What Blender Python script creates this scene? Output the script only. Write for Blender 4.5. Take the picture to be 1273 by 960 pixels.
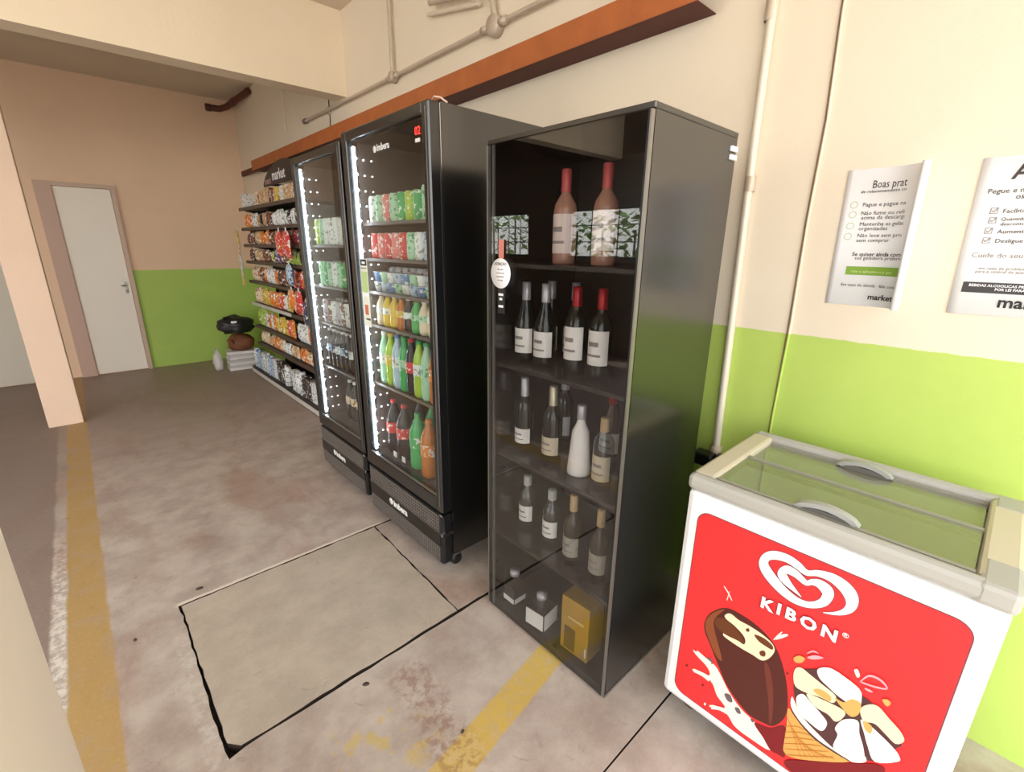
import bpy, bmesh, math, random
from mathutils import Matrix, Vector
random.seed(7)
S = bpy.context.scene
for o in list(bpy.data.objects): bpy.data.objects.remove(o, do_unlink=True)
C = S.collection

# ------------------------------------------------------------------ camera
FPX = 578.32
RT = Vector((0.7373, -0.6755, 0.0110)).normalized()
FW = Vector((0.6497, 0.7045, -0.2855)).normalized()
UP = RT.cross(FW).normalized()
CAM = Vector((0, 0, 1.5))
cd = bpy.data.cameras.new('camera'); cam = bpy.data.objects.new('camera', cd); C.objects.link(cam)
cd.sensor_width = 36; cd.lens = FPX / 1273 * 36; cd.clip_start = .02; cd.clip_end = 200
cam.matrix_world = Matrix(((RT.x, UP.x, -FW.x, 0), (RT.y, UP.y, -FW.y, 0), (RT.z, UP.z, -FW.z, 1.5), (0, 0, 0, 1)))
S.camera = cam
def ray(u, v): return FW + RT * ((u - 636.5) / FPX) + UP * (-(v - 480) / FPX)
def atx(u, v, x): d = ray(u, v); return CAM + d * (x / d.x)
def aty(u, v, y): d = ray(u, v); return CAM + d * (y / d.y)

# ------------------------------------------------------------------ world, sun, exposure
w = bpy.data.worlds.new('sky'); S.world = w; w.use_nodes = True
nt = w.node_tree; bg = nt.nodes['Background']
tc = nt.nodes.new('ShaderNodeTexCoord'); sp = nt.nodes.new('ShaderNodeSeparateXYZ'); rp = nt.nodes.new('ShaderNodeValToRGB')
nt.links.new(tc.outputs['Generated'], sp.inputs[0]); nt.links.new(sp.outputs['Z'], rp.inputs[0]); nt.links.new(rp.outputs[0], bg.inputs[0])
rp.color_ramp.elements[0].position = 0.0; rp.color_ramp.elements[0].color = (1.0, .97, .92, 1)
rp.color_ramp.elements[1].position = .7; rp.color_ramp.elements[1].color = (.72, .82, .95, 1)
bg.inputs[1].default_value = 3.0
sd = bpy.data.lights.new('sun', 'SUN'); so = bpy.data.objects.new('sun', sd); C.objects.link(so)
sd.energy = 3.4; sd.angle = .02; sd.color = (1, .95, .86)
so.rotation_euler = Vector((.25, .42, -1)).to_track_quat('-Z', 'Y').to_euler()
so.location = (-2, -6, 8)
vs = S.view_settings; vs.view_transform = 'Standard'; vs.look = 'None'; vs.gamma = 1; vs.use_curve_mapping = False
vs.exposure = 0.62
S.display_settings.display_device = 'sRGB'

# ------------------------------------------------------------------ materials
def lin(c):
    return tuple(((v / 255) / 12.92 if v / 255 <= .04045 else ((v / 255 + .055) / 1.055) ** 2.4) for v in c[:3]) + (1,)
MATS = {}
def mat(name, rgb=(128, 128, 128), rough=.5, metal=0, ior=1.5, emit=0, coat=0, trans=0, alpha=1, bump=0, bscale=60, vary=0, vscale=6):
    if name in MATS: return MATS[name]
    m = bpy.data.materials.new(name); m.use_nodes = True; t = m.node_tree; b = t.nodes['Principled BSDF']
    c = lin(rgb)
    b.inputs['Base Color'].default_value = c; b.inputs['Roughness'].default_value = rough; b.inputs['Metallic'].default_value = metal
    b.inputs['IOR'].default_value = ior; b.inputs['Coat Weight'].default_value = coat; b.inputs['Transmission Weight'].default_value = trans
    if emit: b.inputs['Emission Color'].default_value = c; b.inputs['Emission Strength'].default_value = emit
    if vary or bump:
        g = t.nodes.new('ShaderNodeNewGeometry')
        if vary:
            n = t.nodes.new('ShaderNodeTexNoise'); n.inputs['Scale'].default_value = vscale; n.inputs['Detail'].default_value = 4
            t.links.new(g.outputs['Position'], n.inputs['Vector'])
            x = t.nodes.new('ShaderNodeMix'); x.data_type = 'RGBA'
            x.inputs[6].default_value = tuple(v * (1 - vary) for v in c[:3]) + (1,); x.inputs[7].default_value = tuple(min(1, v * (1 + vary)) for v in c[:3]) + (1,)
            t.links.new(n.outputs[0], x.inputs[0]); t.links.new(x.outputs[2], b.inputs['Base Color'])
        if bump:
            n = t.nodes.new('ShaderNodeTexNoise'); n.inputs['Scale'].default_value = bscale; n.inputs['Detail'].default_value = 3
            t.links.new(g.outputs['Position'], n.inputs['Vector'])
            bp = t.nodes.new('ShaderNodeBump'); bp.inputs['Strength'].default_value = bump; bp.inputs['Distance'].default_value = .01
            t.links.new(n.outputs[0], bp.inputs['Height']); t.links.new(bp.outputs[0], b.inputs['Normal'])
    MATS[name] = m; return m
def glass_mat(name, tint, f0=.05, rough=.01, mul=1.0, body=0.0, bodycol=(120, 110, 100)):
    m = bpy.data.materials.new(name); m.use_nodes = True; t = m.node_tree; t.nodes.clear()
    out = t.nodes.new('ShaderNodeOutputMaterial'); mx = t.nodes.new('ShaderNodeMixShader')
    tr = t.nodes.new('ShaderNodeBsdfTransparent'); tr.inputs[0].default_value = (*tint, 1)
    gl = t.nodes.new('ShaderNodeBsdfGlossy'); gl.inputs['Roughness'].default_value = rough; gl.inputs[0].default_value = (1, 1, 1, 1)
    g = t.nodes.new('ShaderNodeNewGeometry'); d = t.nodes.new('ShaderNodeVectorMath'); d.operation = 'DOT_PRODUCT'
    t.links.new(g.outputs['Incoming'], d.inputs[0]); t.links.new(g.outputs['Normal'], d.inputs[1])
    def M(op, a, b=None):
        n = t.nodes.new('ShaderNodeMath'); n.operation = op
        for i, v in enumerate((a, b)):
            if v is None: continue
            if isinstance(v, (int, float)): n.inputs[i].default_value = v
            else: t.links.new(v, n.inputs[i])
        return n.outputs[0]
    c = M('ABSOLUTE', d.outputs['Value']); k = M('POWER', M('SUBTRACT', 1.0, c), 5.0)
    fac = M('MINIMUM', M('MULTIPLY', M('ADD', M('MULTIPLY', k, 1 - f0), f0), mul), 1.0)
    t.links.new(fac, mx.inputs[0]); t.links.new(tr.outputs[0], mx.inputs[1]); t.links.new(gl.outputs[0], mx.inputs[2])
    last = mx.outputs[0]
    if body:
        m2 = t.nodes.new('ShaderNodeMixShader'); m2.inputs[0].default_value = body; df = t.nodes.new('ShaderNodeBsdfDiffuse'); df.inputs[0].default_value = lin(bodycol)
        t.links.new(last, m2.inputs[1]); t.links.new(df.outputs[0], m2.inputs[2]); last = m2.outputs[0]
    t.links.new(last, out.inputs[0]); MATS[name] = m; return m
class G:
    """tiny node-graph helper on a principled material"""
    def __init__(s, name, rough=.6):
        s.m = bpy.data.materials.new(name); s.m.use_nodes = True; s.t = s.m.node_tree; s.b = s.t.nodes['Principled BSDF']
        s.b.inputs['Roughness'].default_value = rough
        g = s.t.nodes.new('ShaderNodeNewGeometry'); s.pos = g.outputs['Position']
        x = s.t.nodes.new('ShaderNodeSeparateXYZ'); s.t.links.new(s.pos, x.inputs[0]); s.x, s.y, s.z = x.outputs
        MATS[name] = s.m
    def put(s, v, sock):
        if isinstance(v, (int, float)): sock.default_value = v
        elif isinstance(v, tuple): sock.default_value = v
        else: s.t.links.new(v, sock)
    def M(s, op, a, b=None, c=None):
        n = s.t.nodes.new('ShaderNodeMath'); n.operation = op
        for i, v in enumerate((a, b, c)):
            if v is not None: s.put(v, n.inputs[i])
        return n.outputs[0]
    def noise(s, scale, detail=4, rough=.6, stretch=None, dist=0):
        n = s.t.nodes.new('ShaderNodeTexNoise'); n.inputs['Scale'].default_value = scale; n.inputs['Detail'].default_value = detail
        n.inputs['Roughness'].default_value = rough; n.inputs['Distortion'].default_value = dist
        if stretch:
            mp = s.t.nodes.new('ShaderNodeMapping'); mp.inputs['Scale'].default_value = stretch; s.t.links.new(s.pos, mp.inputs[0]); s.t.links.new(mp.outputs[0], n.inputs['Vector'])
        else: s.t.links.new(s.pos, n.inputs['Vector'])
        return n.outputs[0]
    def step(s, v, a, b):
        n = s.t.nodes.new('ShaderNodeMapRange'); n.interpolation_type = 'SMOOTHSTEP'
        s.put(v, n.inputs[0]); s.put(a, n.inputs[1]); s.put(b, n.inputs[2]); return n.outputs[0]
    def band(s, v, a, b, e): return s.M('MULTIPLY', s.step(v, a - e, a + e), s.M('SUBTRACT', 1.0, s.step(v, b - e, b + e)))
    def mix(s, f, a, b):
        n = s.t.nodes.new('ShaderNodeMix'); n.data_type = 'RGBA'; s.put(f, n.inputs[0]); s.put(a, n.inputs[6]); s.put(b, n.inputs[7]); return n.outputs[2]
    def bump(s, h, strength=.3, dist=.01):
        b = s.t.nodes.new('ShaderNodeBump'); b.inputs['Strength'].default_value = strength; b.inputs['Distance'].default_value = dist
        s.put(h, b.inputs['Height']); s.t.links.new(b.outputs[0], s.b.inputs['Normal'])
    def color(s, c): s.put(c, s.b.inputs['Base Color'])

# walls: cream / peach paint above, lime green dado below
def wall_mat(name, cream, green, zg, xmin=None):
    g = G(name, .62)
    n = g.noise(3.0, 5); n2 = g.noise(40, 3)
    c1 = g.mix(n, tuple(v * .95 for v in cream[:3]) + (1,), tuple(min(1, v * 1.05) for v in cream[:3]) + (1,))
    c2 = g.mix(n, tuple(v * .9 for v in green[:3]) + (1,), tuple(min(1, v * 1.1) for v in green[:3]) + (1,))
    z = g.M('ADD', g.z, g.M('MULTIPLY', g.M('SUBTRACT', g.noise(14, 3), .5), .012))
    f = g.M('SUBTRACT', 1.0, g.step(z, zg - .002, zg + .002))
    if xmin is not None: f = g.M('MULTIPLY', f, g.step(g.x, xmin, xmin + .002))
    g.color(g.mix(f, c1, c2)); g.bump(g.M('ADD', n2, g.M('MULTIPLY', n, 2.0)), .25, .004)
    return g.m
M_WALL_R = wall_mat('paint_cream_green', lin((234, 220, 198)), lin((184, 208, 100)), 1.215)
M_WALL_B = wall_mat('paint_peach_green', lin((236, 204, 172)), lin((174, 204, 98)), 1.19, .50)
M_CREAM = mat('paint_cream', (240, 222, 194), .6, bump=.12, bscale=30, vary=.05, vscale=3)
M_PEACH = mat('paint_peach', (238, 208, 182), .6, bump=.12, bscale=30, vary=.06, vscale=3)
M_CEIL = mat('ceiling_paint', (214, 198, 178), .7, bump=.15, bscale=25, vary=.08, vscale=2)

# concrete floor with paint lines, stains, mortar
def floor_mat(name, hatch=False):
    g = G(name, .5)
    n1 = g.noise(1.1, 6, .62); n2 = g.noise(5.5, 6, .65); n3 = g.noise(28, 4, .7); n4 = g.noise(2.3, 5, .6, (1, .45, 1), .6)
    a, b = (lin((178, 165, 148)), lin((200, 186, 168))) if hatch else (lin((174, 157, 145)), lin((204, 191, 178)))
    c = g.mix(g.step(n2, .3, .7), a, b)
    if not hatch:
        c = g.mix(g.M('MULTIPLY', g.step(n4, .50, .66), .55), c, lin((164, 126, 108)))
        c = g.mix(g.M('MULTIPLY', g.step(n1, .52, .72), .45), c, lin((136, 120, 110)))
        # browner towards the far end; another, browner pour beyond the yellow line
        c = g.mix(g.M('MULTIPLY', g.step(g.M('ADD', g.y, g.M('MULTIPLY', n2, .8)), 3.6, 6.2), .75), c, lin((150, 131, 118)))
        wob = g.M('ADD', g.x, g.M('MULTIPLY', g.M('SUBTRACT', n2, .5), .03))
        c = g.mix(g.M('MULTIPLY', g.M('SUBTRACT', 1.0, g.step(wob, -.345, -.325)), .8), c, lin((140, 122, 112)))
        c = g.mix(g.M('MULTIPLY', g.band(wob, -.335, -.285, .008), g.M('MULTIPLY', g.step(n3, .42, .6), g.M('SUBTRACT', 1.0, g.step(g.y, 2.4, 3.6)))), c, lin((232, 224, 212)))
        # yellow line along the columns
        yw = g.M('MULTIPLY', g.band(wob, -.285, -.155, .008), g.M('ADD', .62, g.M('MULTIPLY', g.step(n2, .35, .55), .3)))
        c = g.mix(yw, c, lin((188, 152, 88)))
        # yellow line across, in front of the cabinet
        yy = g.M('ADD', g.M('SUBTRACT', g.y, g.M('MULTIPLY', g.x, .168)), g.M('MULTIPLY', g.M('SUBTRACT', n3, .5), .012))
        y2 = g.M('MULTIPLY', g.band(yy, .703, .812, .004), g.step(g.x, .33, .40))
        c = g.mix(g.M('MULTIPLY', y2, g.M('ADD', .55, g.M('MULTIPLY', g.step(n3, .3, .6), .35))), c, lin((214, 180, 78)))
        bl = g.M('MULTIPLY', g.M('MULTIPLY', g.band(g.y, .93, 1.18, .05), g.band(g.x, .22, .58, .06)), g.step(g.noise(13, 3), .54, .62))
        c = g.mix(g.M('MULTIPLY', bl, .6), c, lin((206, 178, 88)))
        # rusty stain
        st = g.M('MULTIPLY', g.M('MULTIPLY', g.band(g.y, .80, 1.27, .05), g.band(g.M('SUBTRACT', g.x, g.M('MULTIPLY', g.M('SUBTRACT', 1.2, g.y), -.1)), .56, .70, .04)), g.step(n3, .44, .6))
        c = g.mix(g.M('MULTIPLY', st, .6), c, lin((146, 106, 86)))
        # mortar along the hatch
        mo = g.M('MULTIPLY', g.band(g.M('ADD', g.y, g.M('MULTIPLY', g.M('SUBTRACT', n3, .5), .02)), 2.172, 2.198, .004), g.band(g.x, .06, 1.02, .02))
        c = g.mix(g.M('MULTIPLY', mo, .8), c, lin((240, 228, 210)))
        mo2 = g.M('MULTIPLY', g.M('MULTIPLY', g.band(wob, .02, .078, .01), g.band(g.y, 1.30, 1.95, .05)), g.step(n3, .46, .58))
        c = g.mix(g.M('MULTIPLY', mo2, .7), c, lin((206, 198, 188)))
    else:
        c = g.mix(g.M('MULTIPLY', g.step(n1, .5, .75), .5), c, lin((158, 144, 128)))
    c = g.mix(g.M('MULTIPLY', g.step(n3, .62, .75), .22), c, lin((92, 78, 70)))
    n5 = g.noise(9, 5, .7, None, 1.2); c = g.mix(g.M('MULTIPLY', g.step(n5, .60, .74), .35), c, lin((110, 94, 84)))
    n6 = g.noise(70, 3, .7); c = g.mix(g.M('MULTIPLY', g.step(n6, .5, .8), .18), c, lin((224, 214, 202)))
    g.color(c); g.put(g.M('ADD', .38, g.M('MULTIPLY', n2, .3)), g.b.inputs['Roughness'])
    g.bump(g.M('ADD', g.M('MULTIPLY', n3, .6), n2), .22, .006)
    return g.m
M_FLOOR = floor_mat('concrete_floor'); M_HATCH = floor_mat('concrete_hatch', True)
M_DIRT = mat('joint_dirt', (52, 40, 32), .9)

M_BLACK = mat('black_laminate', (16, 15, 15), .22, ior=2.1)
M_BLACKIN = mat('black_inside', (34, 31, 30), .45)
M_BLACKPL = mat('black_plastic', (22, 22, 23), .35)
M_BLACKDULL = mat('black_dull', (14, 14, 14), .6)
M_LINER = mat('fridge_liner', (92, 84, 80), .45)
M_CHROME = mat('chrome', (200, 200, 200), .2, metal=1)
M_GREYM = mat('grey_metal', (150, 146, 140), .35, metal=.8)
M_GALV = mat('galvanised', (202, 186, 166), .45, metal=.2, vary=.1, vscale=20)
M_WHITE = mat('white_enamel', (240, 240, 238), .3)
M_WHITEPL = mat('white_plastic', (232, 232, 230), .4)
M_PAPER = mat('paper', (246, 246, 248), .7)
M_GREYPL = mat('grey_plastic', (176, 174, 166), .45)
M_BEIGEPL = mat('beige_plastic', (206, 196, 172), .45)
M_DGREYPL = mat('dark_grey_plastic', (104, 102, 98), .4)
M_INK = mat('ink_dark', (62, 52, 50), .6)
M_INKG = mat('ink_grey', (150, 140, 136), .6)
M_RUST = mat('rust_orange', (176, 98, 48), .55, vary=.3, vscale=7, bump=.2)
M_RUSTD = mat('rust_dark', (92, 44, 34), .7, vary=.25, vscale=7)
M_BROWN = mat('brown_pipe', (88, 40, 30), .5)
M_LED = mat('led_white', (228, 240, 255), .5, emit=9)
M_LEDD = mat('led_dot', (240, 248, 255), .5, emit=40)
M_GLASS = glass_mat('fridge_glass', (.93, .95, .94), .06, .01, 1.0)
M_GLASSC = glass_mat('cabinet_glass', (.86, .86, .86), .06, .008, 1.0)
M_GLASSF = glass_mat('freezer_glass', (.84, .87, .80), .10, .04, 1.3, .16, (190, 184, 160))
M_GLASSW = glass_mat('window_glass', (.95, .96, .96), .05)

# ------------------------------------------------------------------ mesh helpers
class MB:
    def __init__(s): s.v = []; s.f = []; s.mi = []; s.sm = []
    def add(s, vs, fs, mi=0, smooth=False):
        k = len(s.v); s.v += [tuple(v) for v in vs]; s.f += [tuple(i + k for i in f) for f in fs]; s.mi += [mi] * len(fs); s.sm += [smooth] * len(fs); return s
    def box(s, x0, y0, z0, x1, y1, z1, mi=0, bev=0):
        if bev <= 0:
            vs = [(x, y, z) for z in (z0, z1) for y in (y0, y1) for x in (x0, x1)]
            return s.add(vs, [(0, 2, 3, 1), (4, 5, 7, 6), (0, 1, 5, 4), (2, 6, 7, 3), (0, 4, 6, 2), (1, 3, 7, 5)], mi)
        bm = bmesh.new(); bmesh.ops.create_cube(bm, size=1)
        for v in bm.verts: v.co = Vector(((x0 + x1) / 2 + v.co.x * (x1 - x0), (y0 + y1) / 2 + v.co.y * (y1 - y0), (z0 + z1) / 2 + v.co.z * (z1 - z0)))
        bmesh.ops.bevel(bm, geom=bm.edges[:], offset=bev, segments=2, affect='EDGES', profile=.5)
        bm.verts.index_update()
        s.add([v.co[:] for v in bm.verts], [[v.index for v in f.verts] for f in bm.faces], mi); bm.free(); return s
    def lathe(s, prof, seg=20, c=(0, 0, 0), mi=0, a0=0, a1=2 * math.pi, axis='z'):
        full = abs(a1 - a0 - 2 * math.pi) < 1e-6; n = seg if full else seg + 1
        vs = []
        for r, z in prof:
            for i in range(n):
                a = a0 + (a1 - a0) * i / seg; p = (r * math.cos(a), r * math.sin(a), z)
                if axis == 'y': p = (p[0], p[2], p[1])
                if axis == 'x': p = (p[2], p[0], p[1])
                vs.append((p[0] + c[0], p[1] + c[1], p[2] + c[2]))
        fs = []
        for j in range(len(prof) - 1):
            for i in range(seg):
                i2 = (i + 1) % n
                fs.append((j * n + i, j * n + i2, (j + 1) * n + i2, (j + 1) * n + i))
        return s.add(vs, fs, mi, True)
    def tube(s, pts, r, seg=8, mi=0, cap=True):
        pts = [Vector(p) for p in pts]; rings = []; up = Vector((.13, .21, .97))
        for i, p in enumerate(pts):
            d = (pts[min(i + 1, len(pts) - 1)] - pts[max(i - 1, 0)]).normalized()
            a = d.cross(up); a = a.normalized() if a.length > 1e-3 else d.orthogonal().normalized(); b = d.cross(a)
            rings.append([p + (a * math.cos(t) + b * math.sin(t)) * r for t in [2 * math.pi * k / seg for k in range(seg)]])
        vs = [v for R_ in rings for v in R_]; fs = []
        for j in range(len(pts) - 1):
            for i in range(seg): i2 = (i + 1) % seg; fs.append((j * seg + i, j * seg + i2, (j + 1) * seg + i2, (j + 1) * seg + i))
        s.add(vs, fs, mi, True)
        if cap: s.add(rings[0], [tuple(range(seg))], mi); s.add(rings[-1], [tuple(reversed(range(seg)))], mi)
        return s
    def prism(s, poly, fn, t0, t1, mi=0):
        """poly of 2-D points; fn(a,b,t)->xyz"""
        n = len(poly); vs = [fn(a, b, t0) for a, b in poly] + [fn(a, b, t1) for a, b in poly]
        fs = [tuple(range(n)), tuple(reversed(range(n, 2 * n)))] + [(i, i + n, (i + 1) % n + n, (i + 1) % n) for i in range(n)]
        return s.add(vs, fs, mi)
    def mesh(s, name):
        m = bpy.data.meshes.new(name); m.from_pydata(s.v, [], s.f)
        m.polygons.foreach_set('material_index', s.mi); m.polygons.foreach_set('use_smooth', s.sm)
        m.update(); bm = bmesh.new(); bm.from_mesh(m); bmesh.ops.recalc_face_normals(bm, faces=bm.faces[:]); bm.to_mesh(m); bm.free(); return m
    def build(s, name, mats, parent=None, **k):
        m = s.mesh(name)
        for x in (mats if isinstance(mats, (list, tuple)) else [mats]): m.materials.append(x)
        return obj(name, m, parent, **k)
def obj(name, data, parent=None, loc=None, rz=None):
    o = bpy.data.objects.new(name, data); C.objects.link(o)
    if parent: o.parent = parent
    if loc is not None: o.location = loc
    if rz is not None: o.rotation_euler = (0, 0, rz)
    return o
def tag(o, label, cat=None, group=None, kind=None):
    o['label'] = label
    if cat: o['category'] = cat
    if group: o['group'] = group
    if kind: o['kind'] = kind
    return o
def thing(name, label, cat, loc=(0, 0, 0), group=None, rz=0):
    o = obj(name, None, None, loc, rz); o.empty_display_size = .05; return tag(o, label, cat, group)
def B(x0, y0, z0, x1, y1, z1, bev=0): return MB().box(min(x0, x1), min(y0, y1), min(z0, z1), max(x0, x1), max(y0, y1), max(z0, z1), 0, bev)
def struct(o, label): return tag(o, label, None, None, 'structure')
# lettering on faces that look towards -x (reading direction = -y)
FACE = Matrix(((0, 0, -1, 0), (-1, 0, 0, 0), (0, 1, 0, 0), (0, 0, 0, 1)))
TXT = {}
def text(body, x, y, z, h, m, parent, name='lettering', align='LEFT', off=0.0, rot=0, depth=.0004, sx=1, pl=(0, 0, 0)):
    k = (body, round(h, 5), align, off, m.name, sx)
    if k not in TXT:
        cu = bpy.data.curves.new('txt', 'FONT'); cu.body = body; cu.size = h * 1.37; cu.align_x = align; cu.offset = off * h; cu.extrude = depth; cu.resolution_u = 2
        t = bpy.data.objects.new('txt', cu); me = bpy.data.meshes.new_from_object(t); me.materials.clear(); me.materials.append(m)
        if sx != 1:
            for v in me.vertices: v.co.x *= sx
        bpy.data.objects.remove(t); TXT[k] = me
    o = obj(name, TXT[k], parent)
    o.matrix_local = Matrix.Translation((x - pl[0], y - pl[1], z - pl[2])) @ FACE @ Matrix.Rotation(rot, 4, 'Z')
    return o

# ================================================================== THE SETTING
W, BK, CZ = 1.85, 7.22, 3.2          # right wall, back wall, ceiling
XL, YF = -3.42, -1.75                 # left wall, open front edge
fl = B(XL - .3, YF, -.12, W + .2, BK + .2, -.035).build('floor', M_DIRT); struct(fl, 'grey concrete garage floor with yellow painted lines')
def wavy(pts, amp, step=.035):
    out = []
    for i in range(len(pts)):
        a = Vector(pts[i]); b = Vector(pts[(i + 1) % len(pts)]); n = max(1, int((b - a).length / step)); d = (b - a).normalized(); q = Vector((-d.y, d.x))
        for k in range(n):
            out.append(a + (b - a) * (k / n) + (q * random.uniform(-amp, amp) if k else Vector((0, 0))))
    return [tuple(p) for p in out]
flat = lambda a, b, t: (a, b, t)
def slab(poly, m, name, z=0.0):
    p = MB().prism(poly, flat, -.036, z); p.mi = [0, 0] + [1] * (len(p.f) - 2); return p.build(name, [m, M_DIRT], fl)
X0, X1 = XL - .3, W + .2
slab([(X0, YF), (X1, YF), (X1, .537), (.6, .541), (X0, .541)], M_FLOOR, 'concrete_slab')
slab([(X0, .541), (.5, .541), (.6, .545), (X1, .546), (X1, 1.352)] + [(x, 1.338 + .014 * (x - .0) / 1.9 + random.uniform(-.002, .002)) for x in [1.8 - .06 * i for i in range(29)]] + [(.075, 1.328), (X0, 1.328)], M_FLOOR, 'concrete_slab')
slab([(X0, 1.328), (.075, 1.328)] + [(.070 + random.uniform(-.004, .004), 1.328 + .035 * i) for i in range(1, 24)] + [(.066, 2.178), (X0, 2.178)], M_FLOOR, 'concrete_slab')
slab([(X0, 2.178)] + [(.066, 2.178)] + [(.066 + .04 * i, 2.180 + random.uniform(-.002, .002)) for i in range(1, 24)] + [(X1, 2.178), (X1, BK + .2), (X0, BK + .2)], M_FLOOR, 'concrete_slab')
slab(wavy([(.953, 1.360), (X1, 1.360), (X1, 2.170), (.978, 2.170)], .003), M_FLOOR, 'concrete_slab')
hp = wavy([(.112, 1.349), (.946, 1.357), (.970, 2.170), (.0765, 2.168), (.082, 1.385)], .003)
tag(slab(hp, M_HATCH, 'hatch_cover', .002), 'pale concrete inspection cover with dark chipped joints')
# a few loose chips on the floor
for u, v, r in ((452, 596, .010), (248, 732, .016), (168, 796, .010), (455, 851, .013), (575, 910, .008), (540, 655, .007)):
    p = CAM + ray(u, v) * (-1.5 / ray(u, v).z)
    ch = MB().lathe([(.0005, 0), (r, 0), (r * .8, .004), (.0005, .006)], 7).build('floor_chip', mat('chip', (70, 58, 50), .8), None, loc=(p.x, p.y, 0.0005))
    ch.scale = (1, .6, 1); ch.rotation_euler = (0, 0, u)
    tag(ch, {452: 'tiny dark chip on the floor ahead of the farther fridge', 248: 'dark flake lying just past the far left corner of the hatch cover', 168: 'small dark chip between yellow line and hatch cover', 455: 'round dark pebble on the near edge of the hatch cover', 575: 'pale speck on the floor near the rusty stain', 540: 'tiny chip on the floor before the nearer fridge'}[u], 'debris')

ceil = B(XL - .3, YF, CZ, W + .2, BK + .2, CZ + .2).build('ceiling', M_CEIL); struct(ceil, 'plain beige concrete ceiling')
wr = B(W, YF, -.1, W + .2, BK + .2, CZ).build('wall_right', M_WALL_R); struct(wr, 'cream wall with lime green lower band')
wb = B(XL - .3, BK, -.1, W + .001, BK + .2, CZ).build('wall_back', M_WALL_B); struct(wb, 'peach back wall with green lower band beside door')
# left wall (seen only in the glass): piers, sill wall, lintel
lw = MB()
lw.box(XL - .2, 3.2, -.1, XL, BK, 1.36); lw.box(XL - .2, 3.2, 2.05, XL, BK, CZ)
for a, b in ((3.2, 3.55), (4.95, 5.7), (6.85, BK)): lw.box(XL - .2, a, 1.36, XL, b, 2.05)
lwo = lw.build('wall_left', mat('paint_grey_brown', (120, 104, 92), .7, bump=.1)); struct(lwo, 'shaded side wall with barred openings')
def window(n, y0, y1, z0, z1, bars):
    e = obj('window_%d' % n, None, None, (XL - .1, y0, z0)); struct(e, 'barred opening in the shaded side wall number %s from the back' % ('one' if n == 1 else 'two'))
    f = MB(); t = .03; w_, h_ = y1 - y0, z1 - z0
    f.box(-.03, 0, 0, .03, t, h_); f.box(-.03, w_ - t, 0, .03, w_, h_); f.box(-.03, t, 0, .03, w_ - t, t); f.box(-.03, t, h_ - t, .03, w_ - t, h_)
    f.build('window_frame', M_DGREYPL, e)
    for k in range(1, bars): MB().tube([(0, w_ * k / bars, t), (0, w_ * k / bars, h_ - t)], .008, 6).build('bar', M_BLACKDULL, e)
    for k in range(1, 3): MB().tube([(0, t, h_ * k / 3), (0, w_ - t, h_ * k / 3)], .008, 6).build('bar', M_BLACKDULL, e)
    MB().box(.012, t, t, .016, w_ - t, h_ - t).build('pane', M_GLASSW, e)
window(1, 5.7, 6.85, 1.36, 2.05, 4)
window(2, 3.55, 4.95, 1.36, 2.05, 3)
# beam across and columns
bmz = 2.625
be = B(XL, 3.97, bmz, W, 4.14, CZ).build('beam', M_CREAM); struct(be, 'cream concrete beam across the ceiling')
c1 = B(-.395, 5.3, 0, -.172, 5.5, CZ, .006).build('column', M_PEACH); struct(c1, 'far slim peach column standing on the yellow line')
c2 = B(-.42, .42, 0, -.1725, 1.10, CZ, .006).build('column', mat('paint_pale_cream', (246, 234, 220), .6, bump=.12, bscale=30, vary=.04, vscale=3)); struct(c2, 'near bright cream column at lower left')

# doors in the back wall
def door(n, xl, xr, h, m, label, handle=True):
    e = obj('door_%d' % n, None, None, (xl, BK, 0)); struct(e, label)
    w_ = xr - xl
    MB().box(.0, -.022, .012, w_, .0, h).build('door_leaf', m, e)
    fm = mat('door_frame_paint', (206, 180, 158), .5)
    MB().box(-.14, -.05, 0, -.004, 0, h + .045).build('door_jamb', mat('door_jamb_pink', (204, 172, 154), .55), e)
    MB().box(w_ + .004, -.05, 0, w_ + .045, 0, h + .045).build('door_jamb', fm, e)
    MB().box(-.004, -.05, h + .004, w_ + .004, 0, h + .045).build('door_head', fm, e)
    if handle:
        hb = MB().box(w_ - .055, -.028, .93, w_ - .025, -.021, 1.06, 0, .003).build('lock_plate', M_GREYM, e)
        MB().tube([(w_ - .04, -.028, 1.02), (w_ - .04, -.055, 1.02), (w_ - .085, -.055, 1.02)], .008, 8).build('handle', M_GREYM, hb)
        MB().lathe([(.0005, 0), (.012, 0), (.012, .006), (.0005, .006)], 10, (w_ - .04, -.035, .96), axis='y').build('keyhole', M_GREYM, hb)
M_DOOR = mat('door_white', (246, 238, 224), .45, vary=.03, vscale=2)
door(1, -.005, .468, 2.07, M_DOOR, 'white flush door in the peach back wall')
door(2, -1.25, -.36, 2.07, mat('door_offwhite', (216, 208, 192), .5), 'off-white door behind the far column', False)

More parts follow.
